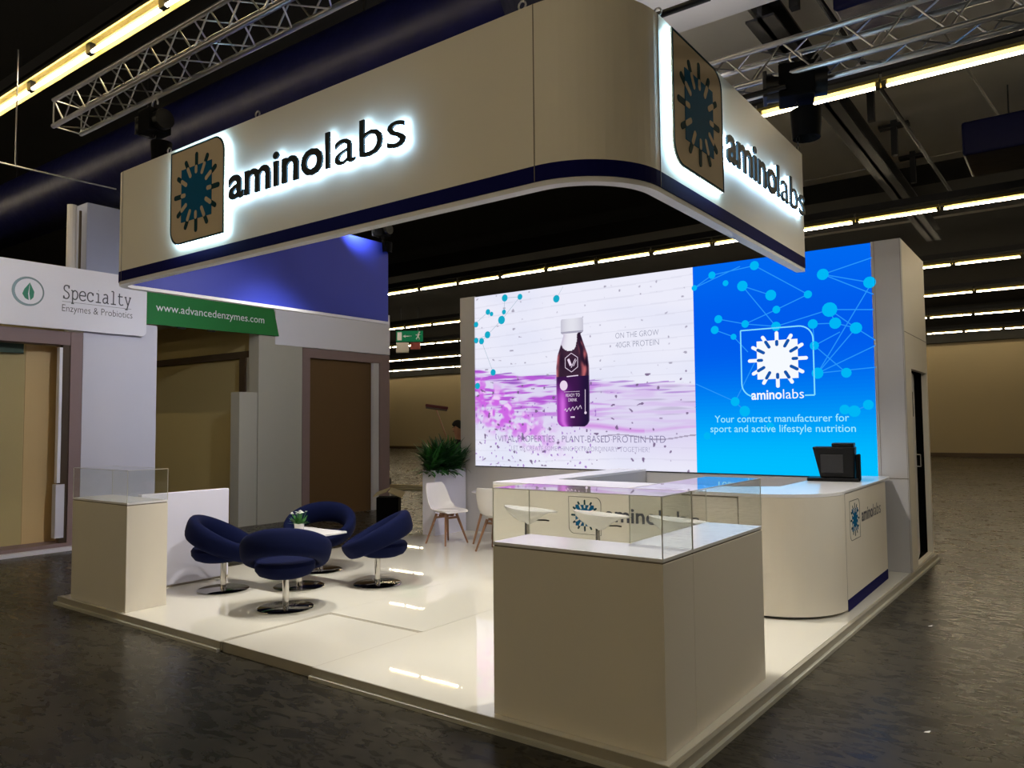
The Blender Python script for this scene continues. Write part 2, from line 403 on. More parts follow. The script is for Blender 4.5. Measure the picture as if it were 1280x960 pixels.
# ------------------------------------------------------------------ trusses
def truss(x0, x1, y0, z0, w, label, ax='x', step=.5, r=.026):
    t = thing('lighting_truss', label, 'truss', ((x0 if ax == 'x' else y0), (y0 if ax == 'x' else x0), z0))
    L = x1 - x0
    def P(a, b, c): return (a, b, c) if ax == 'x' else (b, a, c)
    cor = [(0, 0), (w, 0), (w, w), (0, w)]
    for b, c in cor:
        MB().tube(P(0, b, c), P(L, b, c), r, 10).build('chord', M['alu'], t, smooth=True)
    n = int(L / step)
    for k in range(n):
        a0 = k * step; a1 = min(L, a0 + step); am = (a0 + a1) / 2
        for side in range(4):
            p, q = cor[side], cor[(side + 1) % 4]
            mb = MB(); mb.tube(P(a0, *p), P(am, *q), r * .32, 6); mb.tube(P(am, *q), P(a1, *p), r * .32, 6)
            mb.build('brace', M['alu'], t, smooth=True)
    e = MB()
    for side in range(4): e.tube(P(0, *cor[side]), P(0, *cor[(side + 1) % 4]), r * .32, 6)
    e.build('end_frame', M['alu'], t, smooth=True)
    return t
truss(-7.15, -.9, .0, 5.0, .29, 'silver box truss hanging over the long left side of the fascia')
truss(-2.2, 3.3, 2.95, 4.68, .29, 'silver box truss hanging behind the right arm of the fascia')

def hoist(loc, label, chain, s=1.0, rz=0):
    t = thing('chain_hoist', label, 'chain hoist', loc, rz)
    b = MB(); b.tube((-.17 * s, 0, 0), (.17 * s, 0, 0), .085 * s, 18); b.build('motor', M['black'], t, smooth=True)
    MB().box(-.1 * s, .1 * s, -.1 * s, .1 * s, -.1 * s, .1 * s).build('gearbox', M['blackm'], t, bevel=.012)
    MB().box(-.19 * s, -.165 * s, -.08 * s, .08 * s, -.08 * s, .08 * s).build('end_cap', M['steel'], t, bevel=.008)
    h = MB()
    for k in range(10):
        a0, a1 = PI * 1.5 * k / 10 - .3, PI * 1.5 * (k + 1) / 10 - .3
        h.tube((.05 * math.cos(a0), 0, .17 * s + .05 * math.sin(a0)), (.05 * math.cos(a1), 0, .17 * s + .05 * math.sin(a1)), .009, 6)
    h.build('hook', M['alu'], t)
    ch = MB(); n = max(2, int(chain / .035))
    for k in range(n):
        z = -.09 * s - k * chain / n; dx, dy = ((.012, 0) if k % 2 else (0, .012))
        ch.tube((dx, dy, z), (dx, dy, z - .035), .004, 5); ch.tube((-dx, -dy, z), (-dx, -dy, z - .035), .004, 5)
    ch.build('chain', M['steel'], t)
    MB().lathe([(.01, -.2 * s), (.08 * s, -.27 * s), (.09 * s, -.1 * s), (.02, -.08 * s)], 14, (.05 * s, .04, -.08)).build('chain_bag', M['blackm'], t, smooth=True)
    return t
hoist((-5.25, .12, 4.60), 'small black chain hoist above the left corner of the fascia', .48, 1.1)
hoist((-.12, 3.08, 4.62), 'big black chain hoist under the right truss above the end of the fascia', .45, 1.45, .3)
hoist((-5.35, 3.2, 4.2), 'black chain hoist at the rear end of the blue fascia wall', .1, .75)

# ------------------------------------------------------------------ fascia (hanging ring)
Z0, Z1 = 3.028, 4.039
FY, RX, LX, RR, RL, BR, BL = -.194, -.12, -5.4, .513, .2, 3.19, 3.29
def fpath(off=0.0):
    P = [(LX + off, BL)]
    c = (LX + RL, FY + RL); r = RL - off
    for k in range(9):
        a = PI + .5 * PI * k / 8; P.append((c[0] + r * math.cos(a), c[1] + r * math.sin(a)))
    c = (RX - RR, FY + RR); r = RR - off
    for k in range(17):
        a = 1.5 * PI + .5 * PI * k / 16; P.append((c[0] + r * math.cos(a), c[1] + r * math.sin(a)))
    P.append((RX - off, BR)); return P
def ribbon(mb, o0, o1, z0, z1, a=0, b=None):
    A, B = fpath(o0), fpath(o1); b = len(A) - 1 if b is None else b
    for i in range(a, b):
        p, q, r, s = A[i], A[i + 1], B[i + 1], B[i]
        vs = [(*p, z0), (*q, z0), (*r, z0), (*s, z0), (*p, z1), (*q, z1), (*r, z1), (*s, z1)]
        fs = [(0, 3, 2, 1), (4, 5, 6, 7), (0, 1, 5, 4), (2, 3, 7, 6)]
        if i == a: fs.append((0, 4, 7, 3))
        if i == b - 1: fs.append((1, 2, 6, 5))
        mb.add(vs, fs)
    return mb
fa = thing('hanging_fascia', 'large cream hanging fascia ring with navy stripe and lit logos over the booth', 'overhead sign', (0, 0, 0))
ns = len(fpath()) - 1
for a, b in ((0, 9), (9, 10), (10, 26), (26, ns)):
    o = ribbon(MB(), 0, .045, Z0 + .09, Z1, a, b).build('panel', M['cream'], fa, smooth=True)
for a, b in ((0, 9), (9, 10), (10, 26), (26, ns)):
    ribbon(MB(), -.002, .045, Z0, Z0 + .09, a, b).build('navy_stripe', M['navy'], fa, smooth=True)
ribbon(MB(), .047, .055, Z0, Z1).build('blue_lining', M['blue'], fa, smooth=True)
ribbon(MB(), .004, .075, Z0 - .03, Z0).build('bottom_rim', M['rim'], fa, smooth=True)
sm = MB()
for (x, y, w, d_) in ((LX + RL, FY - .003, .004, .003), (RX - RR, FY - .003, .005, .003)): sm.box(x - w / 2, x + w / 2, y, y + .004, Z0, Z1)
sm.box(RX - .001, RX + .003, FY + RR - .002, FY + RR + .003, Z0, Z1)
sm.build('panel_joint', M['groove'], fa)
# eye bolts on top edge
for (x, y) in ((-.72, FY + .02), (RX - .02, .36), (-4.45, FY + .02), (-3.2, FY + .02)):
    eb = MB()
    for k in range(10):
        a0, a1 = 2 * PI * k / 10, 2 * PI * (k + 1) / 10
        eb.tube((x + .025 * math.cos(a0), y, Z1 + .03 + .025 * math.sin(a0)), (x + .025 * math.cos(a1), y, Z1 + .03 + .025 * math.sin(a1)), .006, 6)
    eb.build('eye_bolt', M['alu'], fa)
def fascia_logo(xf, s0, t0, t1, tl):
    W, H = .77, .79; x0 = s0; z0 = 3.2; cx, cz = x0 + W / 2, z0 + H / 2
    P = rrect(x0, x0 + W, z0, z0 + H, .13, (1, 0, 1, 0))
    bd = MB(); bd.prism(P, .030, .040); badge = bd.build('logo_panel', M['beige'], fa, xf=xf)
    fr = MB(); frame2d(fr, P, .012, .040, .043); fr.build('logo_border', M['dteal'], badge, xf=xf)
    bu = MB(); burst(bu, cx, cz, W * 1.0, H * .98, .040, .004); bu.build('logo_mark', [M['dteal'], M['teal'], M['beige']], badge, xf=xf)
    hl = MB(); hl.prism(rrect(x0 - .001, x0 + W + .001, z0 - .001, z0 + H + .001, .13, (1, 0, 1, 0)), .006, .0295); hl.build('back_light', M['halol'], badge, xf=xf)
    for s, a, b, bold in (('amino', t0, tl, .022), ('labs', tl + .025, t1, -.004)):
        vs, fs = text_geo(s, a, b, 3.445, .27, bold, 0.0)
        def solid(vs, fs, z0, z1, nm, m, par, shrink=0):
            me = bpy.data.meshes.new(nm); me.from_pydata([(v.x, v.y, 0) for v in vs], [], fs)
            bm = bmesh.new(); bm.from_mesh(me); bmesh.ops.remove_doubles(bm, verts=bm.verts, dist=1e-5)
            for v in bm.verts: v.co.z = z0
            r = bmesh.ops.extrude_face_region(bm, geom=bm.faces[:])
            for v in [g for g in r['geom'] if isinstance(g, bmesh.types.BMVert)]: v.co.z = z1
            bmesh.ops.recalc_face_normals(bm, faces=bm.faces); bm.to_mesh(me); bm.free()
            me.transform(xf); me.materials.append(m)
            o = bpy.data.objects.new(nm, me); COL.objects.link(o); o.parent = par; return o
        L = solid(vs, fs, .034, .050, 'lettering', M['ink'], fa)
        v2, f2 = text_geo(s, a + .001, b - .001, 3.446, .268, bold - .003, 0.0)
        solid(v2, f2, .008, .0335, 'letter_light', M['halo'], L)
fascia_logo(FRONT(FY), -4.31, -3.47, -1.58, -2.36)
fascia_logo(RIGHT(RX), .42, 1.25, 3.06, 2.30)

# ------------------------------------------------------------------ platform
pf = thing('booth_platform', 'glossy white raised booth floor with stepped grey edge', 'platform', (0, 0, GZ))
def deck(pts, nm='deck_panel', z1=.08): return MB().prism(pts, .015, z1).build(nm, M['deck'], pf)
RE = lambda y: .035 + .022 * (y + .05)
deck([(-6.62, -.05), (-3.815, -.05), (-3.815, 1.065), (-3.815, 7.6), (-6.62, 7.6)])
deck([(-3.814, 1.066), (-2.668, 1.066), (-2.668, 7.6), (-3.814, 7.6)])
deck([(-2.665, -.05), (RE(-.05), -.05), (RE(7.6), 7.6), (-2.665, 7.6)])
deck([(-3.785, -.035), (-2.68, -.035), (-2.68, 1.035), (-3.785, 1.035)], z1=.077)
j = MB(); j.box(-3.815, -3.785, -.05, 1.065, .01, .0785); j.box(-2.679, -2.667, -.05, 1.035, .01, .0785); j.box(-3.785, -2.667, 1.035, 1.065, .01, .0785)
j.build('joint_strip', M['decktrim'], pf)
e = MB(); e.box(-6.66, -3.8, -.056, -.05, .0, .078); e.box(-2.68, RE(-.05), -.056, -.05, 0, .078)
e.prism([(RE(-.05), -.056), (RE(-.05) + .03, -.056), (RE(7.6) + .03, 7.6), (RE(7.6), 7.6)], .0, .076); e.box(-6.66, -6.62, -.05, 7.6, 0, .078); e.box(-3.785, -2.695, -.041, -.035, 0, .076)
e.build('edge_profile', M['decktrim'], pf)
e = MB(); e.box(-6.68, -3.8, -.085, -.056, 0, .026); e.box(-2.68, RE(-.05) + .03, -.085, -.056, 0, .026)
e.prism([(RE(-.05) + .03, -.085), (RE(-.05) + .055, -.085), (RE(7.6) + .055, 7.6), (RE(7.6) + .03, 7.6)], 0, .026)
e.build('edge_lip', M['lip'], pf)

# ------------------------------------------------------------------ display plinths with glass
def plinth(x0, x1, y0, y1, label):
    t = thing('display_plinth', label, 'display plinth', ((x0 + x1) / 2, (y0 + y1) / 2, 0))
    hx, hy = (x1 - x0) / 2, (y1 - y0) / 2
    MB().box(-hx, hx, -hy, hy, 0.001, .972).build('body', M['cream'], t, bevel=.002)
    MB().box(-hx + .006, hx - .006, -hy + .006, hy - .006, .972, .982).build('shadow_gap', M['groove'], t)
    MB().box(-hx, hx, -hy, hy, .982, 1.0).build('top', M['top'], t, bevel=.0015)
    return t
def case(x0, x1, y0, y1, h, label, z=1.0, lidgap=None):
    t = thing('glass_case', label, 'glass case', ((x0 + x1) / 2, (y0 + y1) / 2, z))
    hx, hy, w = (x1 - x0) / 2, (y1 - y0) / 2, .005
    for b in ((-hx, hx, -hy, -hy + w), (-hx, hx, hy - w, hy), (-hx, -hx + w, -hy + w, hy - w), (hx - w, hx, -hy + w, hy - w)):
        MB().box(*b, 0.0005, h - w).build('pane', M['glass'], t)
    MB().box(-hx, hx, -hy, hy, h - w, h).build('top_pane', M['glass'], t)
    r = .0022
    for x in (-hx, hx):
        for y in (-hy, hy): MB().box(x - r, x + r, y - r, y + r, 0, h).build('glued_edge', M['lip'], t)
    ed = MB()
    for y in (-hy, hy): ed.box(-hx, hx, y - r, y + r, h - .003, h + .0006)
    for x in (-hx, hx): ed.box(x - r, x + r, -hy, hy, h - .003, h + .0006)
    ed.build('top_edge', M['lip'], t)
    return t
plinth(-1.096, 0, 0, .378, 'wide cream plinth at the near corner of the platform, facing front')
plinth(-.388, 0, .3795, 1.52, 'cream plinth running back along the right edge from the near corner')
case(-1.094, -.002, .002, .376, .318, 'clear glass case on the wide front plinth at the near corner')
case(-.386, -.002, .3815, 1.518, .318, 'clear glass case on the side plinth along the right edge')
plinth(-6.45, -5.364, -.02, .373, 'cream plinth at the far left front corner of the platform')
case(-6.448, -5.366, -.018, .371, .30, 'clear glass case on the plinth at the left corner')
lw = thing('low_partition', 'low white partition wall behind the left plinth beside the navy chairs', 'partition', (-5.95, .93, 0))
MB().box(-.04, .04, -.54, .48, .02, 1.0).build('panel', M['lilacw'], lw, bevel=.01)
MB().box(-.035, .035, -.54, .47, .0, .02).build('base_gap', M['groove'], lw)
lw.location = (-6.14, 1.04, 0)

# ------------------------------------------------------------------ LED wall
led = thing('led_wall', 'big video wall showing a drink bottle on white and a blue logo panel', 'video wall', (0, 5.95, 0))
LXL, LXR, LXD, LZ0, LZ1 = -6.08, -.13, -2.32, 1.045, 3.775
MB().box(-6.39, -.13, .0, .3, .0, 1.035).build('base_panel', M['grey'], led)
MB().box(-6.39, -6.09, -.0, .3, 1.035, 3.79).build('side_panel', M['grey'], led)
MB().box(-6.085, -.13, .02, .3, 1.035, 3.78).build('cabinet', M['black'], led)
MB().box(-6.085, -.125, -.006, .02, 1.03, 1.042).build('bottom_trim', M['steel'], led)
def nz(x, z, sx, sz, o=0): return noise.noise(Vector((x * sx, z * sz, o)))
def sst(a, b, t):
    t = max(0, min(1, (t - a) / (b - a))); return t * t * (3 - 2 * t)
def mixc(a, b, t): return tuple(a[i] + (b[i] - a[i]) * t for i in range(3))
g = MB(); nx, nzn = 330, 240
WHITE, LAV, PUR, VIO, DRK = (236, 236, 250), (218, 208, 240), (182, 92, 212), (138, 72, 184), (96, 76, 116)
px, pz = (LXD - LXL) / nx, (LZ1 - LZ0) / nzn
vv = [(LXL + i * px, 0, LZ0 + j * pz) for j in range(nzn + 1) for i in range(nx + 1)]
ff = []; cc = []
for j in range(nzn):
    for i in range(nx):
        u = (i + .5) / nx; v = (j + .5) / nzn
        c = mixc(WHITE, (228, 230, 248), sst(-.2, .5, nz(u, v, 3, 5)))
        if abs(math.sin(v * 52 - u * 1.5 + nz(u, v, 2, 2) * .7)) > .985: c = mixc(c, (205, 205, 222), .3)
        # streaky purple band, its upper edge falls from left to the right
        top = .565 - .135 * u + .02 * nz(u, v, 9, 3); dd = top - v
        if dd > 0:
            streak = nz(u + .1 * nz(u, v, 4, 8), v, 4.5, 46, 3) + .5 * nz(u, v, 14, 90, 5)
            dens = sst(0, .02, dd) * (1 - sst(.13, .30, dd)) * (1 - .9 * sst(.28, .75, u))
            c = mixc(c, LAV, .8 * sst(0, .03, dd) * (1 - sst(.2, .5, dd))); c = mixc(c, (172, 165, 192), .55 * sst(.2, .5, nz(u, v, 5, 60, 71)) * sst(.3, .6, u) * (1 - sst(.1, .26, dd)))
            c = mixc(c, PUR, min(1, dens * 1.5 * sst(-.12, .38, streak)))
            if dd < .07: c = mixc(c, VIO, sst(.12, .45, nz(u, v, 7, 80, 8)) * .9 * (1 - .5 * u))
        # blotchy magenta mass at the lower left
        bx = math.hypot((u - .02) / .40, (v - .40 + .62 * u) / .15)
        bl = (1 - sst(.45, 1.25, bx)) * sst(-.3, .25, nz(u, v, 20, 17, 11) + .6 * nz(u, v, 45, 40, 12))
        c = mixc(c, (206, 104, 228), bl); c = mixc(c, (238, 210, 248), bl * sst(.0, .35, nz(u, v, 30, 24, 21)))
        # second magenta streak at right
        sb = abs(v - (.215 + .012 * math.sin(u * 14) - .02 * (u - .7))) ; w = .016 * sst(.5, .56, u) * (1.25 - u)
        if u > .5 and sb < w * 2.2: c = mixc(c, (208, 140, 224), (1 - sb / (w * 2.2 + 1e-6)) * (.9 if u < .8 else .45))
        if u > .62 and abs(v - (.17 + .012 * math.sin(u * 19 + 1))) < .0035: c = mixc(c, (150, 140, 165), .7)
        # specks
        sp = nz(u, v, 46, 40, 31); th = .50 if v < .62 else .60
        if u < .3: th -= .05
        if sp > th: c = mixc(c, (112, 92, 128) if v < .5 else (160, 155, 175), sst(th, th + .1, sp) * .85)
        sp2 = nz(u, v, 85, 50, 41)
        if v < .36 and sp2 > .42 and u < .6: c = mixc(c, (150, 104, 190), sst(.42, .55, sp2) * .8)
        cc.append(tuple(min(1, t) for t in lin(c)[:3]) + (1,))
        a = j * (nx + 1) + i; ff.append((a, a + 1, a + nx + 2, a + nx + 1))
g.v = vv; g.f = ff; g.mi = [0] * len(ff); g.cols = cc
scr = g.build('white_screen', M['screen'], led, attr=True)
g = MB()
BL1, BL2 = (0, 92, 236), (0, 190, 255)
for j in range(60):
    v0, v1 = j / 60, (j + 1) / 60
    c = mixc(BL2, BL1, sst(.0, .62, v0)); c = mixc(c, (0, 104, 240), sst(.7, 1, v0)); g.c = lin(c)
    g.box(LXD, LXR, 0, .018, LZ0 + (LZ1 - LZ0) * v0, LZ0 + (LZ1 - LZ0) * v1)
scb = g.build('blue_screen', M['screen'], led, attr=True)

# pixel -> screen plane (used only to lay out the picture shown on the flat screen)
def sp(u, v):
    r = rt2 * (u - 640) / F + up2 * (480 - v) / F + fw; t = (5.95 - CAM.y) / r.y
    return (CAM.x + r.x * t, CAM.z + r.z * t)
SX = FRONT(0)
def disc2(mb, c, r, z, n=14, sx=1): mb.add([(c[0] + r * sx * math.cos(2 * PI * k / n), c[1] + r * math.sin(2 * PI * k / n), z) for k in range(n)], [tuple(range(n))])
def line2(mb, a, b, w, z):
    a = Vector(a); b = Vector(b); d = (b - a).normalized(); p = Vector((-d.y, d.x)) * w / 2
    mb.add([(*(a + p), z), (*(a - p), z), (*(b - p), z), (*(b + p), z)], [(0, 1, 2, 3)])
def txt2(mb, s, a, b, z0, h, z, bold=0.0):
    vs, fs = text_geo(s, a, b, z0, h, bold); mb.add([(v.x, v.y, z) for v in vs], fs)
# blue network
net = MB(); net.c = lin((40, 150, 250))
dots = [(943, 332, 6), (890, 344, 5), (907, 354, 4), (928, 357.5, 7), (963.5, 369, 7), (1010, 368, 5), (970.5, 387, 5), (1028.5, 343, 7), (1037, 387, 9), (1087, 353, 7), (898, 399, 5.5), (893.5, 412.5, 5.5), (931.5, 405, 5), (917, 421, 4), (1016, 405, 6), (1044, 404, 7), (1070, 410, 7), (1018, 432, 5.5), (1022, 466.5, 7), (1058, 466, 6), (919, 502, 6), (931, 514, 7), (1056, 512, 6), (1068, 514, 7), (1085.5, 506, 6), (884, 545, 5), (868, 360, 4), (970, 408, 6), (963, 533, 5)]
lines = [(0, 1), (0, 5), (3, 4), (3, 27), (5, 6), (7, (1090, 322)), (7, 9), (7, (1092, 368)), (8, 27), (8, (1092, 387)), (8, 15), (8, 13 + 3), (10, 12), (11, 13), (12, 6), (14, 15), (15, 16), (16, 18), (14, 17), (18, (1093, 348)), (18, (1094, 432)), (18, (1095, 459)), (17, 19), (20, (870, 480)), (20, (950, 440)), (21, 20), (22, 23), (23, 24), (26, 1), (26, (925, 333)), (27, 12), (16, (1094, 425)), (17, (1050, 415)), (13, (935, 440))]
pos = [sp(x, y) for x, y, r in dots]
for a, b in lines:
    A = pos[a]; B = pos[b] if isinstance(b, int) else sp(*b); line2(net, A, B, .012, .002)
net.c = lin((0, 182, 246))
for (x, y, r), p in zip(dots, pos): disc2(net, p, r * .0098, .003)
net.build('network_graphic', M['screen'], scb, xf=SX, attr=True)
lg = MB(); lg.c = lin((130, 225, 255))
A = sp(925, 412); x0, x1, z0, z1 = -1.69, -.80, 2.02, 2.87
P = rrect(x0, x1, z0, z1, .17, (1, 0, 1, 0), 8)
for a, b in zip(P, P[1:] + P[:1]):
    if abs(a[1] - z0) < 1e-6 and abs(b[1] - z0) < 1e-6:
        line2(lg, (-.915, z0), (x1, z0), .016, .003)
    else: line2(lg, a, b, .016, .003)
cx, cz, W, H = (x0 + x1) / 2 + .01, (z0 + z1) / 2 + .03, x1 - x0, z1 - z0
def sc(P): return [(cx + x * W, cz + y * H, 0) for x, y in P]
def flat(mb, P, z): mb.add([(p[0], p[1], z) for p in P], [tuple(range(len(P)))])
hs = .283
for k in range(12):
    a = k * PI / 6; lg.c = lin((246, 250, 255)); flat(lg, sc(capsule(0, 0, a, .25, .415, .052)), .0035)
lg.c = lin((246, 250, 255)); flat(lg, sc([(-hs, -hs), (hs, -hs), (hs, hs), (-hs, hs)]), .004)
for k in range(12):
    a = k * PI / 6; e_ = hs / max(abs(math.cos(a)), abs(math.sin(a))); lg.c = lin((20, 84, 170)); flat(lg, sc(capsule(0, 0, a, .195, e_ + .004, .046)), .005)
lg.c = lin((246, 250, 255)); txt2(lg, 'amino', -1.57, -1.19, 1.985, .125, .006, .02); txt2(lg, 'labs', -1.175, -.925, 1.985, .125, .006, -.004)
lg.build('logo_graphic', M['screen'], scb, xf=SX, attr=True)
tx = MB(); tx.c = lin((160, 236, 255)); txt2(tx, 'Your contract manufacturer for', -2.06, -.42, 1.70, .095, .004, .0); txt2(tx, 'sport and active lifestyle nutrition', -2.12, -.35, 1.575, .095, .004, .0)
tx.build('slogan', M['screen'], scb, xf=SX, attr=True)
# white screen graphics
n2 = MB(); n2.c = lin((170, 190, 205))
wd = [(631, 372.5, 5.5), (650, 371, 4.5), (610, 390, 4.5), (614.5, 392.5, 3.5), (630, 390, 3.8), (627, 400, 6.5), (609.5, 418.5, 5.5), (602, 426.5, 5), (592.8, 406, 4.5), (592.8, 426, 4.5), (616.5, 465.5, 5), (597, 482.5, 5), (695.5, 373.5, 5.5)]
wp = [sp(x, y) for x, y, r in wd]
for a, b in ((0, 1), (2, 8), (5, 4), (6, 5), (6, 9), (6, 7), (5, 1), (7, 10), (0, 4)): line2(n2, wp[a], wp[b], .008, .001)
line2(n2, wp[12], sp(704, 358), .006, .001)
n2.c = lin((20, 170, 200))
for (x, y, r), p in zip(wd, wp): disc2(n2, (max(p[0], LXL + .03), p[1]), r * .0105, .002)
n2.build('network_graphic', M['screen'], scr, xf=SX, attr=True)
w = MB(); w.c = lin((150, 152, 172))
txt2(w, 'ON THE GROW', -3.50, -2.83, 2.905, .085, .002, -.012); txt2(w, '40GR PROTEIN', -3.50, -2.83, 2.77, .085, .002, -.012)
w.c = lin((120, 112, 150)); txt2(w, 'VITAL PROPERTIES - PLANT-BASED PROTEIN RTD', -5.62, -2.76, 1.43, .105, .002, -.012)
w.c = lin((165, 160, 190)); txt2(w, 'LET US CREATE SOMETHING EXTRAORDINARY TOGETHER!', -5.36, -3.0, 1.30, .075, .002, -.012)
w.build('caption', M['screen'], scr, xf=SX, attr=True)
# bottle picture on the screen
b = MB(); bx0, bx1 = -4.50, -3.925; bc = (bx0 + bx1) / 2 - .012; bz = 1.66
prof = []
H_ = 1.60
def half(v):      # half width of bottle at relative height
    k = [(0, .20), (.02, .25), (.05, .28), (.30, .288), (.55, .285), (.66, .262), (.76, .20), (.82, .165), (.845, .15), (.86, .15), (.865, .195), (.985, .195), (1, .18)]
    for (a, p), (c_, q) in zip(k, k[1:]):
        if a <= v <= c_: return p + (q - p) * (v - a) / (c_ - a)
    return .18
n, m_ = 110, 40
for j in range(n):
    v0, v1 = j / n, (j + 1) / n
    for i in range(m_):
        s0, s1 = -1 + 2 * i / m_, -1 + 2 * (i + 1) / m_; s = (s0 + s1) / 2; v = (v0 + v1) / 2
        if v > .865:
            c = mixc((226, 226, 236), (190, 188, 205), abs(s) ** 2 * .8)
            if v < .885: c = (168, 165, 185)
        else:
            c = mixc((44, 26, 48), (30, 16, 36), abs(s))
            if v < .46:
                c = mixc((60, 24, 74), (150, 52, 170), (1 - sst(-.8, .2, s)) * sst(0, .2, .46 - v)); c = mixc(c, (226, 120, 236), math.exp(-((s + .62) / .2) ** 2) * .8 * (1 - sst(.2, .44, v)))
                c = mixc(c, (34, 20, 56), sst(.1, .9, s))
            else:
                c = mixc(c, (70, 44, 62), .5 + .5 * nz(s, v, 2, 8, 50)); c = mixc(c, (196, 104, 108), (sst(.35, .75, s) + 1 - sst(-1, -.75, s)) * sst(-.3, .3, nz(s, v, 4, 9, 61)) * (1 - sst(.74, .8, v)))
            cur = .70 + .11 * (s + .2) ** 2 + .12 * sst(.1, .9, s)
            if v > cur: c = mixc((236, 234, 244), (200, 190, 212), abs(s) ** 3)
            c = mixc(c, (200, 190, 220), (abs(s) > .96) * .35)
        b.c = lin(c)
        b.add([(bc + half(v0) * s0, bz + v0 * H_, .003), (bc + half(v0) * s1, bz + v0 * H_, .003), (bc + half(v1) * s1, bz + v1 * H_, .003), (bc + half(v1) * s0, bz + v1 * H_, .003)], [(0, 1, 2, 3)])
b.c = lin((232, 214, 236))
hx = [(bc - .015 + .125 * math.cos(PI / 6 + k * PI / 3), 2.605 + .14 * math.sin(PI / 6 + k * PI / 3)) for k in range(6)]
for k in range(6): line2(b, hx[k], hx[(k + 1) % 6], .009, .005)
line2(b, (bc - .07, 2.66), (bc - .025, 2.56), .04, .005); line2(b, (bc - .02, 2.53), (bc + .055, 2.66), .012, .005); line2(b, (bc + .02, 2.55), (bc + .07, 2.64), .010, .005)
disc2(b, (bc - .155, 2.27), .075, .005, 18, .9)
txt2(b, 'READY TO', bc - .12, bc + .12, 2.10, .05, .005); txt2(b, 'DRINK', bc - .075, bc + .075, 2.03, .05, .005)
for k in range(14):
    t = k / 14; line2(b, (bc - .15 + .3 * t, 1.90 + .05 * t + .03 * math.sin(k * 2.1)), (bc - .15 + .3 * (t + .075), 1.90 + .05 * t + .03 * math.sin((k + 1) * 2.1)), .008, .005)
line2(b, (bc - .15, 2.175), (bc + .12, 2.175), .005, .005); line2(b, (bc - .04, 1.80), (bc + .03, 1.80), .02, .005)
line2(b, (bc - .1, 2.40), (bc + .1, 2.41), .014, .005); line2(b, (bc + .21, 1.85), (bc + .215, 2.2), .01, .005); disc2(b, (bc + .215, 1.86), .02, .005)
b.build('bottle_picture', M['screen'], scr, xf=SX, attr=True)

# ------------------------------------------------------------------ storage cabin at the right end
cab = thing('storage_cabin', 'tall off-white storage tower with open door at the right end of the video wall', 'cabin', (0, 5.95, 0))
MB().box(-.128, .186, .0, .06, .0, 3.785).build('front_panel', M['grey'], cab, bevel=.003)
rp = MB()
x0, x1 = .126, .186
rp.box(x0, x1, .06, .43, 0, 2.715); rp.box(x0, x1, 1.55, 1.64, 0, 2.715); rp.box(x0, x1, .43, 1.55, 2.31, 2.715); rp.box(x0, x1, .43, 1.55, 0, .02)
rp.build('side_panel', M['cream'], cab); MB().box(x0, x1, .06, 1.64, 2.722, 3.785).build('upper_side_panel', M['cream'], cab, bevel=.002)
MB().box(-1.5, .126, 1.58, 1.64, 0, 3.785).build('rear_panel', M['grey'], cab)
MB().box(-1.5, .126, .31, .36, 0, 3.7).build('inner_panel', M['blackm'], cab); MB().box(-1.5, .12, .36, 1.58, 3.6, 3.7).build('roof_panel', M['blackm'], cab)  # cabin inside painted black for the dark of the open doorway
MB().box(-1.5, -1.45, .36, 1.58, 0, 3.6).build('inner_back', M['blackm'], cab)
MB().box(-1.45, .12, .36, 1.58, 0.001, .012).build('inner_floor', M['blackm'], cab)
MB().box(-1.45, .125, 1.565, 1.579, 0.013, 3.6).build('shade_lining', M['blackm'], cab)  # black sheet before the grey rear panel, stands in for doorway shade
s = MB(); s.box(-.128, .187, -.003, .0, 1.043, 1.05); s.box(-.095, -.091, -.003, .0, 1.05, 3.785); s.box(.175, .178, -.002, 0, 0, 3.78); s.box(.186, .188, .06, 1.64, 2.715, 2.722)
s.build('panel_joint', M['groove'], cab)
dr = MB().box(-.0, .04, .0, .98, .02, 2.29).build('door', M['cream2'], cab, bevel=.002)
dr.location = (.13, .44, 0); dr.rotation_euler = (0, 0, math.radians(6.5))
h = MB(); h.curve([(.04, .90, 1.12), (.09, .90, 1.12), (.09, .90, 1.27), (.04, .90, 1.27)], .008, 8); h.build('door_handle', M['chrome'], dr)
MB().box(.04, .045, .35, .42, 1.75, 2.05).build('door_plate', M['black'], dr)

# ------------------------------------------------------------------ reception counter
rc = thing('reception_counter', 'U-shaped cream reception counter with a rounded front corner and blue logo', 'counter', (0, 0, 0))
CY, CXR, CZ, CR = 3.05, .024, 1.07, .64
def arc(cx, cy, r, a0, a1, n=16): return [(cx + r * math.cos(a0 + (a1 - a0) * k / n), cy + r * math.sin(a0 + (a1 - a0) * k / n)) for k in range(n + 1)]
out = [(-3.47, 5.93), (-3.47, CY), (CXR - CR, CY)] + arc(CXR - CR, CY + CR, CR, 1.5 * PI, 2 * PI)[1:] + [(CXR, 5.5), (CXR - .1, 5.9), (-.62, 5.9), (-.62, 3.95), (-1.0, 3.72), (-3.05, 3.72), (-3.05, 5.93)]
def strip(mb, A, t, z0, z1):
    """wall of thickness t following polyline A, inward (left) side"""
    for p, q in zip(A, A[1:]):
        d = (Vector(q) - Vector(p)).normalized(); nn = Vector((-d.y, d.x)) * t
        mb.prism([p, q, (q[0] + nn.x, q[1] + nn.y), (p[0] + nn.x, p[1] + nn.y)], z0, z1)
    return mb
strip(MB(), [(-3.47, 5.93), (-3.47, CY + .0305)], .03, .02, CZ - .03).build('side_panel', M['cream2'], rc)
strip(MB(), [(-3.47, CY), (-.725, CY)], .03, .02, CZ - .03).build('front_panel', M['cream'], rc)
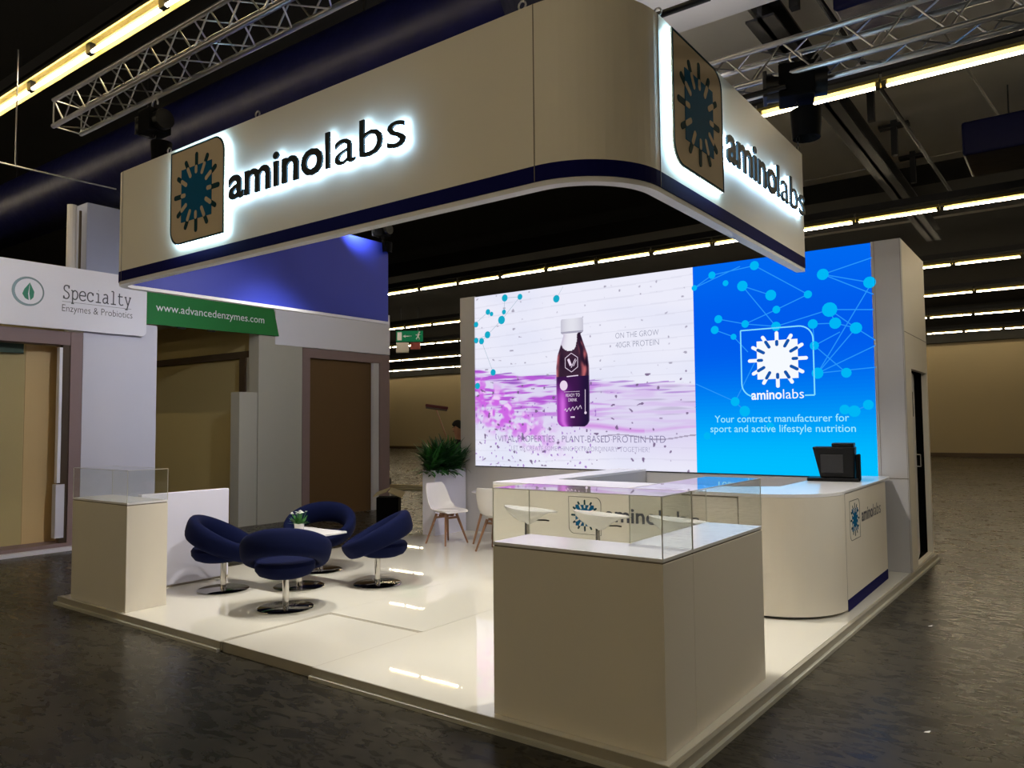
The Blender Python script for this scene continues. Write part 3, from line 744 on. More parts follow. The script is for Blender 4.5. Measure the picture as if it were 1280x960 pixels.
strip(MB(), [(-.715, CY), (CXR - CR, CY)] + arc(CXR - CR, CY + CR, CR, 1.5 * PI, 2 * PI, 24)[1:], .03, .025, CZ - .03).build('curved_panel', M['cream'], rc, smooth=True)
strip(MB(), [(CXR, CY + CR + .005), (CXR, 5.5)], .03, .0, CZ - .02).build('logo_side_panel', M['cream'], rc)
strip(MB(), [(-.62, 5.9), (-.62, 3.95), (-1.0, 3.72), (-3.05, 3.72), (-3.05, 5.93)], .02, .02, CZ - .03).build('inner_panel', M['grey'], rc)
MB().box(-3.42, -.6, CY + .06, CY + .12, 0.001, .03).build('plinth_base', M['blackm'], rc)
MB().box(CXR - .002, CXR + .004, CY + CR + .01, 5.48, .003, .105).build('navy_base', M['navy'], rc)
# tops (three worktops in one slab)
tp = MB(); tp.prism([(-3.47, 5.93), (-3.47, CY), (-3.05, CY), (-3.05, 5.93)], CZ - .028, CZ)
tp.prism([(-3.05, CY), (-1.0, CY), (-1.0, 3.72), (-3.05, 3.72)], CZ - .028, CZ)
tp.prism([(-1.0, CY), (CXR - CR, CY)] + arc(CXR - CR, CY + CR, CR, 1.5 * PI, 2 * PI)[1:] + [(CXR, 5.5), (CXR - .03, 5.9), (-.62, 5.9), (-.62, 3.95), (-1.0, 3.72)], CZ - .028, CZ)
tp.build('worktop', M['top'], rc)
j = MB(); j.box(-.725, -.713, CY + .004, CY + .03, .02, CZ - .03); j.box(-1.25, -.725, CY - .002, CY, CZ - .045, CZ - .032); j.box(CXR, CXR + .001, CY + CR, CY + CR + .006, .0, CZ - .02)
j.build('panel_joint', M['groove'], rc)
def small_logo(xf, x0, W, z0, H, t0, tl, t1, tz, th, par):
    P = rrect(x0, x0 + W, z0, z0 + H, W * .17, (1, 0, 1, 0))
    fr = MB(); frame2d(fr, P, .004, .0, .002); burst(fr, x0 + W / 2, z0 + H / 2, W, H, 0, .002, (1, 2, 3))
    fr.build('logo_mark', [M['ink'], M['dteal'], M['teal'], M['cream']], par, xf=xf)
    w = MB()
    for s_, a, b_, bo in (('amino', t0, tl, .02), ('labs', tl + .015, t1, -.004)):
        vs, fs = text_geo(s_, a, b_, tz, th, bo); w.add([(v.x, v.y, .0015) for v in vs], fs)
    w.build('logo_lettering', M['signink'], par, xf=xf)
small_logo(FRONT(CY), -2.49, .38, .585, .375, -2.06, -1.5, -1.08, .735, .15, rc)
small_logo(RIGHT(CXR), 3.86, .40, .60, .365, 4.33, 4.83, 5.22, .735, .13, rc)

# black coffee machine on the counter
cm = thing('coffee_machine', 'black coffee machine standing on the right end of the reception counter', 'coffee machine', (-.36, 4.95, CZ + .001), math.radians(8))
MB().box(-.26, .24, -.13, .16, .0, .035).build('drip_tray', M['black'], cm, bevel=.006)
b = MB(); b.add([(-.13, -.10, .035), (.2, -.10, .035), (.2, .15, .035), (-.13, .15, .035), (-.2, -.13, .36), (.21, -.13, .36), (.21, .15, .36), (-.2, .15, .36)], [(0, 3, 2, 1), (4, 5, 6, 7), (0, 1, 5, 4), (1, 2, 6, 5), (2, 3, 7, 6), (3, 0, 4, 7)])
b.build('body', M['black'], cm, bevel=.012)
MB().box(-.01, .2, -.12, .14, .362, .40).build('bean_hopper', M['black'], cm, bevel=.008)
MB().box(.213, .25, -.09, .13, .0, .28).build('water_tank', M['blackm'], cm, bevel=.01)
MB().box(-.12, .1, -.136, -.128, .09, .28).build('service_panel', M['steel'], cm, bevel=.004)

# ------------------------------------------------------------------ navy swivel chairs
def torus_pts(R, a, b, tilt, cz, n=56, m=18, sq=2.6):
    vs = []; fs = []
    for i in range(n):
        t = 2 * PI * i / n
        back = (1 - math.sin(t)) / 2           # local back is -Y
        aa = a * (.85 + .25 * back); bb = b * (.8 + .3 * back)
        for k in range(m):
            p = 2 * PI * k / m; cp, spn = math.cos(p), math.sin(p)
            x = math.copysign(abs(cp) ** (2 / sq), cp) * aa; z = math.copysign(abs(spn) ** (2 / sq), spn) * bb
            r = R + x + z * .18
            v = Vector((r * math.cos(t), r * math.sin(t) * .96, z))
            y = v.y * math.cos(tilt) + v.z * math.sin(tilt); zz = -v.y * math.sin(tilt) + v.z * math.cos(tilt)
            vs.append((v.x, y, zz + cz))
    for i in range(n):
        for k in range(m):
            a0 = i * m + k; a1 = i * m + (k + 1) % m; b0 = ((i + 1) % n) * m + k; b1 = ((i + 1) % n) * m + (k + 1) % m
            fs.append((a0, b0, b1, a1))
    return vs, fs
def round_chair(loc, rz, label):
    t = thing('swivel_lounge_chair', label, 'lounge chair', loc, rz, 'navy swivel chairs around the coffee table')
    MB().lathe([(.001, 0.002), (.255, 0.002), (.258, .008), (.25, .014), (.03, .022), (.001, .024)], 48).build('base_plate', M['chromed'], t, smooth=True)
    MB().lathe([(.031, .015), (.031, .31), (.05, .312), (.05, .325)], 24).build('column', M['chrome'], t, smooth=True)
    s = MB(); s.lathe([(.01, .298), (.17, .30), (.235, .325), (.27, .37), (.275, .42), (.255, .448), (.2, .455), (.01, .45)], 44, (0, -.045, 0))
    s.build('seat', M['navyfab'], t, smooth=True)
    r = MB(); r.add(*torus_pts(.352, .064, .108, math.radians(26), .51)); r.build('ring_backrest', M['navyfab'], t, smooth=True)
    return t
cen = Vector((-4.98, 1.63))
for (x, y, lab) in ((-4.296, .942, 'navy round swivel chair nearest the camera, its back turned to the photo'), (-5.517, 1.079, 'navy round swivel chair at the left, beside the low white partition'), (-4.376, 2.187, 'navy round swivel chair at the right of the coffee table, seen from the side'), (-5.515, 2.347, 'navy round swivel chair behind the flower pot, farthest of the four')):
    d = cen - Vector((x, y)); a = math.atan2(d.y, d.x) - PI / 2
    round_chair((x, y, 0), a, lab)
# coffee table
ct = thing('coffee_table', 'low square white coffee table between the four navy chairs', 'table', (cen.x, cen.y, 0))
MB().lathe([(.001, .002), (.262, .002), (.265, .008), (.255, .014), (.03, .02), (.001, .02)], 48).build('base_plate', M['chromed'], ct, smooth=True)
MB().lathe([(.036, .015), (.036, .545)], 24).build('column', M['chrome'], ct, smooth=True)
MB().box(-.35, .35, -.35, .35, .545, .566).build('tabletop', M['top'], ct, bevel=.003)
TZ = .5665
fp = thing('flower_pot', 'small white pot with a white flowering plant on the coffee table', 'potted flower', (cen.x - .03, cen.y + .02, TZ))
MB().lathe([(.042, 0), (.055, .09), (.06, .095), (.052, .092), (.045, .07)], 24).build('pot', M['shell'], fp, smooth=True)
lf = MB(); fl = MB()
for k in range(46):
    a = random.uniform(0, 2 * PI); e = random.uniform(.1, 1.3); L = random.uniform(.06, .12); r = .02
    p0 = Vector((r * math.cos(a), r * math.sin(a), .085)); p1 = p0 + Vector((math.cos(a) * math.cos(e), math.sin(a) * math.cos(e), math.sin(e))) * L
    sd = Vector((-math.sin(a), math.cos(a), 0)) * .018; mid = (p0 + p1) / 2
    lf.add([p0, mid + sd, p1, mid - sd], [(0, 1, 2, 3)])
for k in range(22):
    a = random.uniform(0, 2 * PI); r = random.uniform(0, .085); z = .19 + .03 * math.cos(r * 14) + random.uniform(-.012, .012)
    c = Vector((r * math.cos(a), r * math.sin(a), z))
    for q in range(5):
        b_ = 2 * PI * q / 5; o1 = c + Vector((math.cos(b_) * .017, math.sin(b_) * .017, .003)); sd = Vector((-math.sin(b_), math.cos(b_), 0)) * .008
        fl.add([c, (c + o1) / 2 + sd, o1, (c + o1) / 2 - sd], [(0, 1, 2, 3)])
    lf.tube((r * .3 * math.cos(a), r * .3 * math.sin(a), .09), c, .002, 4)
lf.build('leaves', M['leaf'], fp); fl.build('blossoms', M['petal'], fp)
tag(MB().box(-.09, .09, -.05, .05, 0, .01).build('tablet', M['black'], bevel=.003, xf=Matrix.Translation((cen.x - .2, cen.y - .19, TZ)) @ Matrix.Rotation(.5, 4, 'Z')), 'thin black tablet lying on the coffee table left of the flower pot', 'tablet')

# ------------------------------------------------------------------ white dining chairs with wooden legs
def shell_grid(w=.46, n=22, m=14):
    vs = []; fs = []
    # profile in (y,z): front of the seat -> back -> top of backrest
    prof = [(.24, .445), (.20, .46), (.1, .452), (.0, .442), (-.1, .442), (-.17, .462), (-.215, .52), (-.24, .60), (-.26, .70), (-.28, .80), (-.295, .86)]
    wid = [.20, .225, .235, .24, .24, .235, .228, .22, .21, .19, .15]
    cur = [.0, .02, .035, .045, .06, .08, .085, .07, .05, .03, .015]
    K = len(prof)
    for i in range(K):
        for k in range(m + 1):
            s = -1 + 2 * k / m; y, z = prof[i]
            vs.append((s * wid[i], y + (cur[i] * s * s if i > 4 else 0), z + (cur[i] * s * s if i <= 5 else cur[i] * .3 * s * s)))
    for i in range(K - 1):
        for k in range(m): a = i * (m + 1) + k; fs.append((a, a + 1, a + m + 2, a + m + 1))
    return vs, fs
wc = None
def dining(loc, rz, lab):
    global wc
    if wc is None:
        t = thing('dining_chair', lab, 'chair', loc, rz, 'white shell chairs at the high-gloss corner table')
        s = MB(); s.add(*shell_grid()); o = s.build('seat_shell', M['shell'], t, smooth=True)
        md = o.modifiers.new('s', 'SOLIDIFY'); md.thickness = .014; md.offset = -1; mm = o.modifiers.new('ss', 'SUBSURF'); mm.levels = 1; mm.render_levels = 1
        MB().lathe([(.01, .452), (.16, .455), (.19, .47), (.17, .485), (.01, .49)], 28).build('seat_cushion', M['shell'], t, smooth=True)
        for sx in (-1, 1):
            for sy in (-1, 1): MB().tube((sx * .10, sy * .10, .425), (sx * .215, sy * .21, .006), .021, 10, .013).build('leg', M['wood'], t, smooth=True)
        b = MB(); b.box(-.14, .14, -.015, .015, .40, .43); b.box(-.015, .015, -.14, .14, .40, .43); b.box(-.12, .12, .09, .11, .36, .39); b.box(-.12, .12, -.11, -.09, .36, .39)
        b.build('seat_bracket', M['wood'], t, bevel=.003)
        wc = t
    else: dup(wc, loc, rz, lab)
dining((-5.62, 4.72, 0), -PI / 2 - .12, 'white shell chair with wooden legs, leftmost, in front of the planter')
dining((-4.62, 4.62, 0), .1, 'white shell chair with wooden legs, its back to the camera, beside the glass case')
dining((-4.95, 5.62, 0), PI - .25, 'white shell chair behind the round table, only its top edge showing')
tb = thing('dining_table', 'small white table with splayed wooden legs among the white chairs', 'table', (-5.0, 5.12, 0))
MB().lathe([(.001, .722), (.36, .722), (.375, .73), (.375, .738), (.36, .745), (.001, .745)], 48).build('tabletop', M['top'], tb, smooth=True)
for k in range(4):
    a = PI / 4 + k * PI / 2 + .1; MB().tube((.16 * math.cos(a), .16 * math.sin(a), .72), (.36 * math.cos(a), .36 * math.sin(a), .008), .022, 10, .014).build('leg', M['wood'], tb, smooth=True)

# ------------------------------------------------------------------ bar stools in front of the counter
bs = None
for k, (x, lab) in enumerate(((-2.66, 'white bar stool left of the counter logo, seen through the glass case'), (-1.86, 'white bar stool in the middle, hiding the counter lettering'), (-1.1, 'white bar stool nearest the rounded end of the counter'))):
    if bs is None:
        bs = thing('bar_stool', lab, 'bar stool', (x, 2.55, 0), .62, 'white bar stools at the reception counter')
        s = MB(); m = 30; n = 9; vs = []; fs = []
        def tz(x, r): return .885 - .045 * (x + .2) / .5 - .012 * (1 - r * r) + (.02 * max(0, -x / .26) ** 2)
        for side in (0, 1):
            for i in range(n + 1):
                for q in range(m):
                    a = 2 * PI * q / m; r = i / n; x_ = .03 + r * math.cos(a) * (.27 if math.cos(a) > 0 else .25); y = r * math.sin(a) * (.19 - .06 * max(0, math.cos(a)))
                    th = (.115 if x_ < 0 else .115 * (1 - sst(0, .24, x_)) + .012)
                    vs.append((x_, y, tz(x_, r) - (side * (.012 + th * (1 - r * r) ** .7))))
        o_ = (n + 1) * m
        for i in range(n):
            for q in range(m):
                a0, a1, b0, b1 = i * m + q, i * m + (q + 1) % m, (i + 1) * m + q, (i + 1) * m + (q + 1) % m
                fs.append((a0, b0, b1, a1)); fs.append((o_ + a0, o_ + a1, o_ + b1, o_ + b0))
        for q in range(m): fs.append((n * m + q, o_ + n * m + q, o_ + n * m + (q + 1) % m, n * m + (q + 1) % m))
        s.add(vs, fs); o = s.build('seat', M['shell'], bs, smooth=True)
        MB().lathe([(.09, .755), (.1, .76), (.1, .775), (.05, .79)], 24).build('seat_plate', M['shell'], bs, smooth=True)
        MB().curve([(.05, 0, .758), (.18, .02, .752), (.22, .02, .745)], .007, 8).build('height_lever', M['black'], bs)
        MB().lathe([(.03, .01), (.03, .45), (.022, .452), (.022, .76)], 20).build('column', M['chrome'], bs, smooth=True)
        f = MB()
        for q in range(20):
            a0, a1 = PI * q / 20, PI * (q + 1) / 20; f.tube((.15 * math.sin(a0), .15 * math.cos(a0), .30), (.15 * math.sin(a1), .15 * math.cos(a1), .30), .009, 8)
        f.tube((0, -.15, .3), (0, .15, .3), .009, 8); f.build('footrest', M['chrome'], bs, smooth=True)
        MB().lathe([(.001, .002), (.2, .002), (.203, .01), (.19, .018), (.03, .03), (.001, .03)], 40).build('base_plate', M['chromed'], bs, smooth=True)
    else: dup(bs, (x, 2.55, 0), .62, lab)

# ------------------------------------------------------------------ planter and foliage
pl = thing('planter', 'tall rectangular off-white planter box left of the video wall', 'planter', (-6.40, 5.56, 0))
p = MB(); p.box(-.13, .13, -.37, -.35, 0, 1.0); p.box(-.13, .13, .35, .37, 0, 1.0); p.box(-.13, -.11, -.35, .35, 0, 1.0); p.box(.11, .13, -.35, .35, 0, 1.0); p.box(-.11, .11, -.35, .35, .0, .9)
p.build('box', M['lilacw'], pl); MB().box(-.11, .11, -.35, .35, .9, .93).build('soil', M['soil'], pl)
def bush(loc, n, H, W, seed, label):
    rnd = random.Random(seed); t = thing('potted_plant', label, 'plant', loc, 0, 'leafy plants in the planter')
    A = MB(); B = MB()
    for k in range(n):
        a = rnd.uniform(0, 2 * PI); e = rnd.uniform(.15, 1.35); L = rnd.uniform(.55, 1.0) * (W if e < .7 else H)
        w = rnd.uniform(.018, .038); P = []
        p = Vector((rnd.uniform(-.05, .05), rnd.uniform(-.1, .1), rnd.uniform(0, .12)))
        d = Vector((math.cos(a) * math.cos(e), math.sin(a) * math.cos(e), math.sin(e))); sd = Vector((-math.sin(a), math.cos(a), 0))
        S = 6
        for i in range(S + 1):
            ww = w * math.sin(PI * min(.97, .12 + .88 * i / S)) + .002; P.append((p + sd * ww, p - sd * ww)); p = p + d * (L / S); p.y = min(p.y, 5.925 - loc[1]); d = (d + Vector((0, 0, -.16))).normalized()
        mb = A if k % 3 else B
        vs = [q for pr in P for q in pr]; mb.add(vs, [(2 * i, 2 * i + 1, 2 * i + 3, 2 * i + 2) for i in range(S)])
    A.build('leaves', M['leafd'], t, smooth=True); B.build('light_leaves', M['leaf'], t, smooth=True)
    st = MB()
    for k in range(5): st.tube((0, (k - 2) * .03, 0), ((k - 2) * .03, (k - 2) * .05, .25), .006, 6)
    st.build('stems', M['leafd'], t)
    return t
bush((-6.40, 5.30, .931), 230, .58, .42, 1, 'dense green leafy plant at the left end of the planter')
bush((-6.37, 5.52, .931), 230, .62, .36, 2, 'dense green leafy plant in the middle of the planter')
bush((-6.36, 5.72, .931), 170, .55, .32, 3, 'dark green plant at the video wall end of the planter')

# ------------------------------------------------------------------ neighbouring stand on the left
NX = -10.3
nb = thing('neighbour_stand', 'empty neighbouring stand with pale columns and brown boarded openings', 'exhibition stand', (NX, 0, GZ))
def nbox(nm, x0, x1, y0, y1, z0, z1, m, **k): return MB().box(x0, x1, y0, y1, z0 - GZ, z1 - GZ).build(nm, M[m], nb, **k)
nbox('column', -.5, .0, 1.77, 2.92, GZ, 3.36, 'lilac')
nbox('column_edge', -.5, -.005, 1.60, 1.768, GZ, 3.14, 'mauve')
nbox('lintel', -.3, -.02, -4, 1.60, 2.94, 3.14, 'mauve')
nbox('green_board', -.34, -.31, -4, 1.08, 2.80, 2.94, 'dgreen')
nbox('door_post', -.12, -.03, 1.50, 1.595, GZ, 2.94, 'dbrown'); nbox('post_edge', -.12, -.03, 1.455, 1.498, .9, 2.9, 'signwhite'); nbox('post_foot', -.12, .0, 1.43, 1.55, .1, .88, 'lilac')
nbox('boarding', -.45, -.40, -4, 1.14, .02, 2.94, 'olive'); nbox('tan_boarding', -.44, -.39, 1.14, 1.6, .02, 2.94, 'olived')
nbox('floor_edge', -.42, .02, -4, 1.62, GZ, .02, 'mauve'); nbox('floor_lip', .03, .16, -4, 1.7, GZ, -.03, 'signwhite')
nbox('pillar', -.3, .0, 4.85, 5.83, GZ, 3.86, 'palegrey')
nbox('top_board', -.3, .01, 5.2, 8.17, 3.24, 4.12, 'signwhite', bevel=.004)
nbox('door_frame', -.3, .0, 5.84, 6.02, GZ, 3.23, 'mauve'); nbox('door_frame', -.3, .0, 7.88, 8.17, GZ, 3.23, 'mauve'); nbox('door_header', -.3, .0, 6.02, 7.88, 3.045, 3.23, 'mauve')
nbox('brown_board', -.14, -.08, 6.02, 7.7, GZ, 3.045, 'brown'); nbox('metal_post', -.12, -.01, 7.7, 7.86, GZ, 3.045, 'grey')
nbox('inner_wall', -4.5, -.3, 5.0, 5.06, GZ, 3.86, 'olive'); nbox('back_wall', -4.6, -4.5, -4, 5.06, GZ, 3.9, 'olive')
nbox('wall_beam', -4.5, -.3, 4.93, 5.0, 3.0, 3.13, 'dbrown'); nbox('inner_post', -.62, -.44, 4.86, 4.99, GZ, 3.0, 'dbrown'); nbox('inner_strip', -.44, -.31, 4.90, 4.99, GZ, 3.0, 'palegrey')
nbox('leaning_panel', -.28, -.02, 4.47, 4.84, GZ, 2.33, 'palegrey')
nbox('roof', -4.5, -.3, 2.9, 5.0, 3.8, 3.86, 'palegrey')
# white sign board
sg = thing('sign_board', 'white sign board with a green leaf emblem and Specialty lettering', 'sign', (NX, 0, 0))
MB().prism(rrect(-4, 2.69, 3.16, 4.09, .08, (0, 1, 1, 0)), .02, .09).build('board', M['signwhite'], sg, xf=RIGHT(0))
lgm = MB()
lx, lz = .965, 3.655
for k in range(36):
    a0, a1 = 2 * PI * k / 36, 2 * PI * (k + 1) / 36; w = .018 + .022 * (.5 - .5 * math.cos(a0))
    lgm.prism([(lx + .21 * math.cos(a0), lz + .21 * math.sin(a0)), (lx + .21 * math.cos(a1), lz + .21 * math.sin(a1)), (lx + (.21 - w) * math.cos(a1), lz + (.21 - w) * math.sin(a1)), (lx + (.21 - w) * math.cos(a0), lz + (.21 - w) * math.sin(a0))], .09, .094)
lgm.build('ring_emblem', M['signgrey'], sg, xf=RIGHT(0))
le = MB(); le.add([(lx + .02, lz + .13, .093), (lx - .05, lz + .03, .093), (lx - .075, lz - .04, .093), (lx - .04, lz - .1, .093), (lx + .01, lz - .125, .093), (lx + .0, lz - .03, .093)], [(0, 1, 2, 3, 4, 5)])
le.add([(lx + .02, lz + .13, .093), (lx + .015, lz - .03, .093), (lx + .03, lz - .125, .093), (lx + .07, lz - .08, .093), (lx + .08, lz - .0, .093)], [(0, 1, 2, 3, 4)])
le.build('leaf_emblem', M['signgreen'], sg, xf=RIGHT(0))
# slab-serif lettering drawn with strokes
GLY = {
 'S': [[(.8, .78), (.78, .95), (.55, 1.0), (.3, .96), (.18, .8), (.25, .62), (.5, .53), (.75, .42), (.84, .24), (.72, .06), (.48, .0), (.25, .04), (.17, .2)], [(.8, .78), (.8, 1.0)], [(.17, .22), (.17, .0)]],
 'p': [[(.08, .66), (.26, .66), (.26, -.3)], [(.1, -.3), (.45, -.3)], [(.26, .5), (.45, .68), (.7, .66), (.88, .5), (.9, .3), (.8, .1), (.58, .0), (.38, .04), (.26, .16)]],
 'e': [[(.12, .36), (.9, .36), (.86, .55), (.68, .68), (.4, .68), (.18, .55), (.12, .34), (.18, .12), (.4, .0), (.68, .0), (.9, .1)]],
 'c': [[(.84, .44), (.84, .66)], [(.84, .5), (.68, .67), (.42, .68), (.2, .56), (.12, .34), (.2, .12), (.42, .0), (.68, .01), (.88, .14)]],
 'i': [[(.25, .66), (.54, .66), (.54, .0)], [(.2, .0), (.88, .0)], [(.5, .9), (.56, .9)]],
 'a': [[(.22, .62), (.5, .69), (.7, .64), (.74, .5), (.74, .0), (.92, .0)], [(.74, .4), (.4, .4), (.18, .3), (.14, .14), (.26, .0), (.5, .0), (.74, .16)]],
 'l': [[(.25, .98), (.54, .98), (.54, .0)], [(.2, .0), (.88, .0)]],
 't': [[(.34, .9), (.34, .14), (.48, .0), (.7, .0), (.88, .06)], [(.14, .66), (.8, .66)]],
 'y': [[(.04, .66), (.32, .66)], [(.68, .66), (.96, .66)], [(.16, .66), (.52, .04)], [(.84, .66), (.38, -.3)], [(.12, -.3), (.5, -.3)]],
}
st = MB(); y = 1.42; adv = (2.44 - 1.42) / 9; hgt = .2
for ch in 'Specialty':
    for pth in GLY[ch]:
        for a, b_ in zip(pth, pth[1:]):
            A = (y + a[0] * adv, 3.615 + a[1] * hgt); B = (y + b_[0] * adv, 3.615 + b_[1] * hgt)
            line2(st, A, B, .018, .093)
    y += adv
st.build('lettering', M['signink'], sg, xf=RIGHT(0))
s2 = MB(); vs, fs = text_geo('Enzymes & Probiotics', 1.42, 2.46, 3.425, .11, -.008); s2.add([(v.x, v.y, .093) for v in vs], fs); line2(s2, (1.42, 3.57), (2.44, 3.57), .005, .093)
s2.build('small_lettering', M['signink'], sg, xf=RIGHT(0))
gb = thing('web_banner', 'green banner with a white web address beside the white sign board', 'banner', (NX, 0, 0))
MB().prism([(2.70, 3.375), (5.26, 3.395), (5.14, 3.90), (2.70, 3.90)], .01, .04).build('banner_sheet', M['green'], gb, xf=RIGHT(0))
s3 = MB(); vs, fs = text_geo('www.advancedenzymes.com', 2.87, 4.93, 3.605, .135, .0); s3.add([(v.x, v.y, .043) for v in vs], fs); s3.build('lettering', M['signwhite'], gb, xf=RIGHT(0))
MB().box(.0, .03, 3.25, 3.4, 3.35, 3.378).build('clip', M['black'], gb); MB().box(.0, .03, 3.8, 3.95, 3.355, 3.38).build('clip', M['black'], gb)

# ------------------------------------------------------------------ person with a broom behind the planter
pn = thing('person', 'dark-haired person in dark clothes holding up a broom behind the planter', 'person', (-7.24, 6.90, GZ), math.radians(150))
def skin_body(name, V, E, Rr, m, par, sub=2):
    me = bpy.data.meshes.new(name); me.from_pydata(V, E, []); o = bpy.data.objects.new(name, me); COL.objects.link(o); me.materials.append(m)
    md = o.modifiers.new('k', 'SKIN'); me.skin_vertices.new() if not me.skin_vertices else None
    for sv, r in zip(me.skin_vertices[0].data, Rr): sv.radius = r if isinstance(r, tuple) else (r, r)
    me.skin_vertices[0].data[0].use_root = True
    md.use_smooth_shade = True; s = o.modifiers.new('s', 'SUBSURF'); s.levels = sub; s.render_levels = sub
    o.parent = par; return o
V = [(0, 0, .98), (0, 0, 1.15), (0, 0, 1.38), (0, .0, 1.50), (0, .01, 1.58), (0, .02, 1.68), (0, .02, 1.78),
     (.19, 0, 1.47), (.30, .10, 1.24), (.24, .34, 1.22), (.22, .40, 1.23), (-.19, 0, 1.47), (-.27, .06, 1.2), (-.22, .30, 1.08), (-.2, .37, 1.09),
     (.1, 0, .92), (.12, .03, .5), (.13, -.02, .09), (.14, .12, .04), (-.1, 0, .92), (-.13, .02, .5), (-.15, -.03, .09), (-.16, .11, .04)]
E_ = [(0, 1), (1, 2), (2, 3), (3, 4), (4, 5), (5, 6), (2, 7), (7, 8), (8, 9), (9, 10), (2, 11), (11, 12), (12, 13), (13, 14), (0, 15), (15, 16), (16, 17), (17, 18), (0, 19), (19, 20), (20, 21), (21, 22)]
Rr = [(.15, .11), (.14, .10), (.17, .11), (.08, .07), .055, (.078, .095), (.068, .085), .06, .048, .036, .03, .06, .048, .036, .03, .095, .065, .045, .04, .095, .065, .045, .04]
skin_body('body', V, E_, Rr, M['skin'], pn)
Vc = [v for v in V]; idx = [0, 1, 2, 3, 7, 8, 11, 12, 15, 16, 17, 19, 20, 21]
mp_ = {i: k for k, i in enumerate(idx)}; Vc = [V[i] for i in idx]; Ec = [(mp_[a], mp_[b_]) for a, b_ in E_ if a in mp_ and b_ in mp_]
Rc = [tuple(q + .012 for q in (Rr[i] if isinstance(Rr[i], tuple) else (Rr[i], Rr[i]))) for i in idx]
skin_body('clothing', Vc, Ec, Rc, M['cloth'], pn)
hm = MB(); n, m = 12, 18; vs = []; fs = []
for i in range(n + 1):
    for q in range(m):
        th = PI * .62 * i / n; a = 2 * PI * q / m; f_ = 1 - .35 * max(0, math.sin(a)) * (i / n) ** 2
        vs.append((.092 * math.sin(th * f_) * math.cos(a), .02 + .112 * math.sin(th * f_) * math.sin(a), 1.76 + .115 * math.cos(th * f_)))
for i in range(n):
    for q in range(m): fs.append((i * m + q, i * m + (q + 1) % m, (i + 1) * m + (q + 1) % m, (i + 1) * m + q))
hm.add(vs, fs); hm.build('hair', M['hair'], pn, smooth=True)
fc = MB()
for sx in (-1, 1): fc.lathe([(.001, -.008), (.01, 0), (.001, .008)], 8, (sx * .032, .108, 1.735))
fc.build('eyes', M['black'], pn)
MB().add([(-.014, .105, 1.70), (.014, .105, 1.70), (0, .135, 1.695), (0, .108, 1.74)], [(0, 1, 2), (0, 2, 3), (1, 3, 2)]).build('nose', M['skin'], pn)
MB().box(-.022, .022, .098, .108, 1.658, 1.664).build('mouth', M['broom'], pn)
for sx, base in ((1, V[10]), (-1, V[14])):
    fg = MB()
    for k in range(4):
        b0 = Vector(base) + Vector((0, .01, .03 - .02 * k)); b1 = b0 + Vector((-sx * .03, .035, 0)); b2 = b1 + Vector((-sx * .03, -.02, 0)); fg.tube(b0, b1, .009, 6); fg.tube(b1, b2, .008, 6)
    fg.tube(Vector(base), Vector(base) + Vector((-sx * .04, 0, .045)), .01, 6)
    fg.build('fingers', M['skin'], pn)
br = thing('broom', 'upturned broom with a red-brown brush head above the planter', 'broom', (0, 0, 0))
bh = Vector((-7.80, 6.92, 1.985)); b0 = Vector((-7.36, 6.98, .95))
MB().tube(b0, bh, .014, 8).build('handle', M['wood'], br, smooth=True)
hb = MB(); hb.box(-.20, .20, -.035, .035, -.0, .03); hb.build('brush_block', M['dbrown'], br, bevel=.008, xf=Matrix.Translation(bh) @ Matrix.Rotation(.64, 4, 'Z') @ Matrix.Rotation(.14, 4, 'Y'))
hb = MB(); hb.box(-.21, .21, -.045, .045, .03, .085); hb.build('bristles', M['broom'], br, bevel=.015, xf=Matrix.Translation(bh) @ Matrix.Rotation(.64, 4, 'Z') @ Matrix.Rotation(.14, 4, 'Y'))

# dark bin with cardboard behind the right navy chair, things on the hall floor
bn = thing('crate', 'black crate with open cardboard flaps standing behind the platform edge', 'crate', (-7.85, 5.75, GZ), .64)
MB().box(-.19, .19, -.16, .16, 0, .56).build('crate_body', M['blackm'], bn, bevel=.01)
c = MB(); c.add([(-.24, -.2, .58), (-.02, -.2, .66), (-.02, .2, .70), (-.24, .2, .62), (.02, -.2, .66), (.26, -.2, .56), (.26, .2, .62), (.02, .2, .70)], [(0, 1, 2, 3), (4, 5, 6, 7)])
o = c.build('cardboard_flap', M['card'], bn); md = o.modifiers.new('s', 'SOLIDIFY'); md.thickness = .012
for k, (dx, dy, r, lab) in enumerate(((0, 0, .1, 'pale timber batten lying on the hall floor, front of three'), (-.5, .5, .35, 'pale timber batten lying slanted on the hall floor, middle of three'), (-.9, 1.0, .0, 'pale timber batten lying on the hall floor, rearmost of three'))):
    tag(MB().box(-1.1, 1.1, -.06, .06, 0, .05).build('timber_batten', M['paper'], xf=Matrix.Translation((-13.6 + dx, 11.6 + dy, GZ)) @ Matrix.Rotation(.2 + r, 4, 'Z')), lab, 'timber', 'timber battens on the hall floor')
ht = thing('hand_truck', 'small dark hand truck frame standing in the aisle beside the stand', 'hand truck', (-15.0, 12.4, GZ), .6)
f = MB(); f.curve([(-.2, 0, .15), (-.2, -.35, 1.15), (.2, -.35, 1.15), (.2, 0, .15)], .025, 8); f.curve([(-.2, -.17, .65), (.2, -.17, .65)], .02, 8); f.build('frame', M['grey'], ht)
MB().box(-.25, .25, 0, .3, .02, .05).build('toe_plate', M['black'], ht)
for sx in (-1, 1): MB().tube((sx * .24, -.02, .12), (sx * .3, -.02, .12), .12, 20).build('wheel', M['black'], ht, smooth=True)

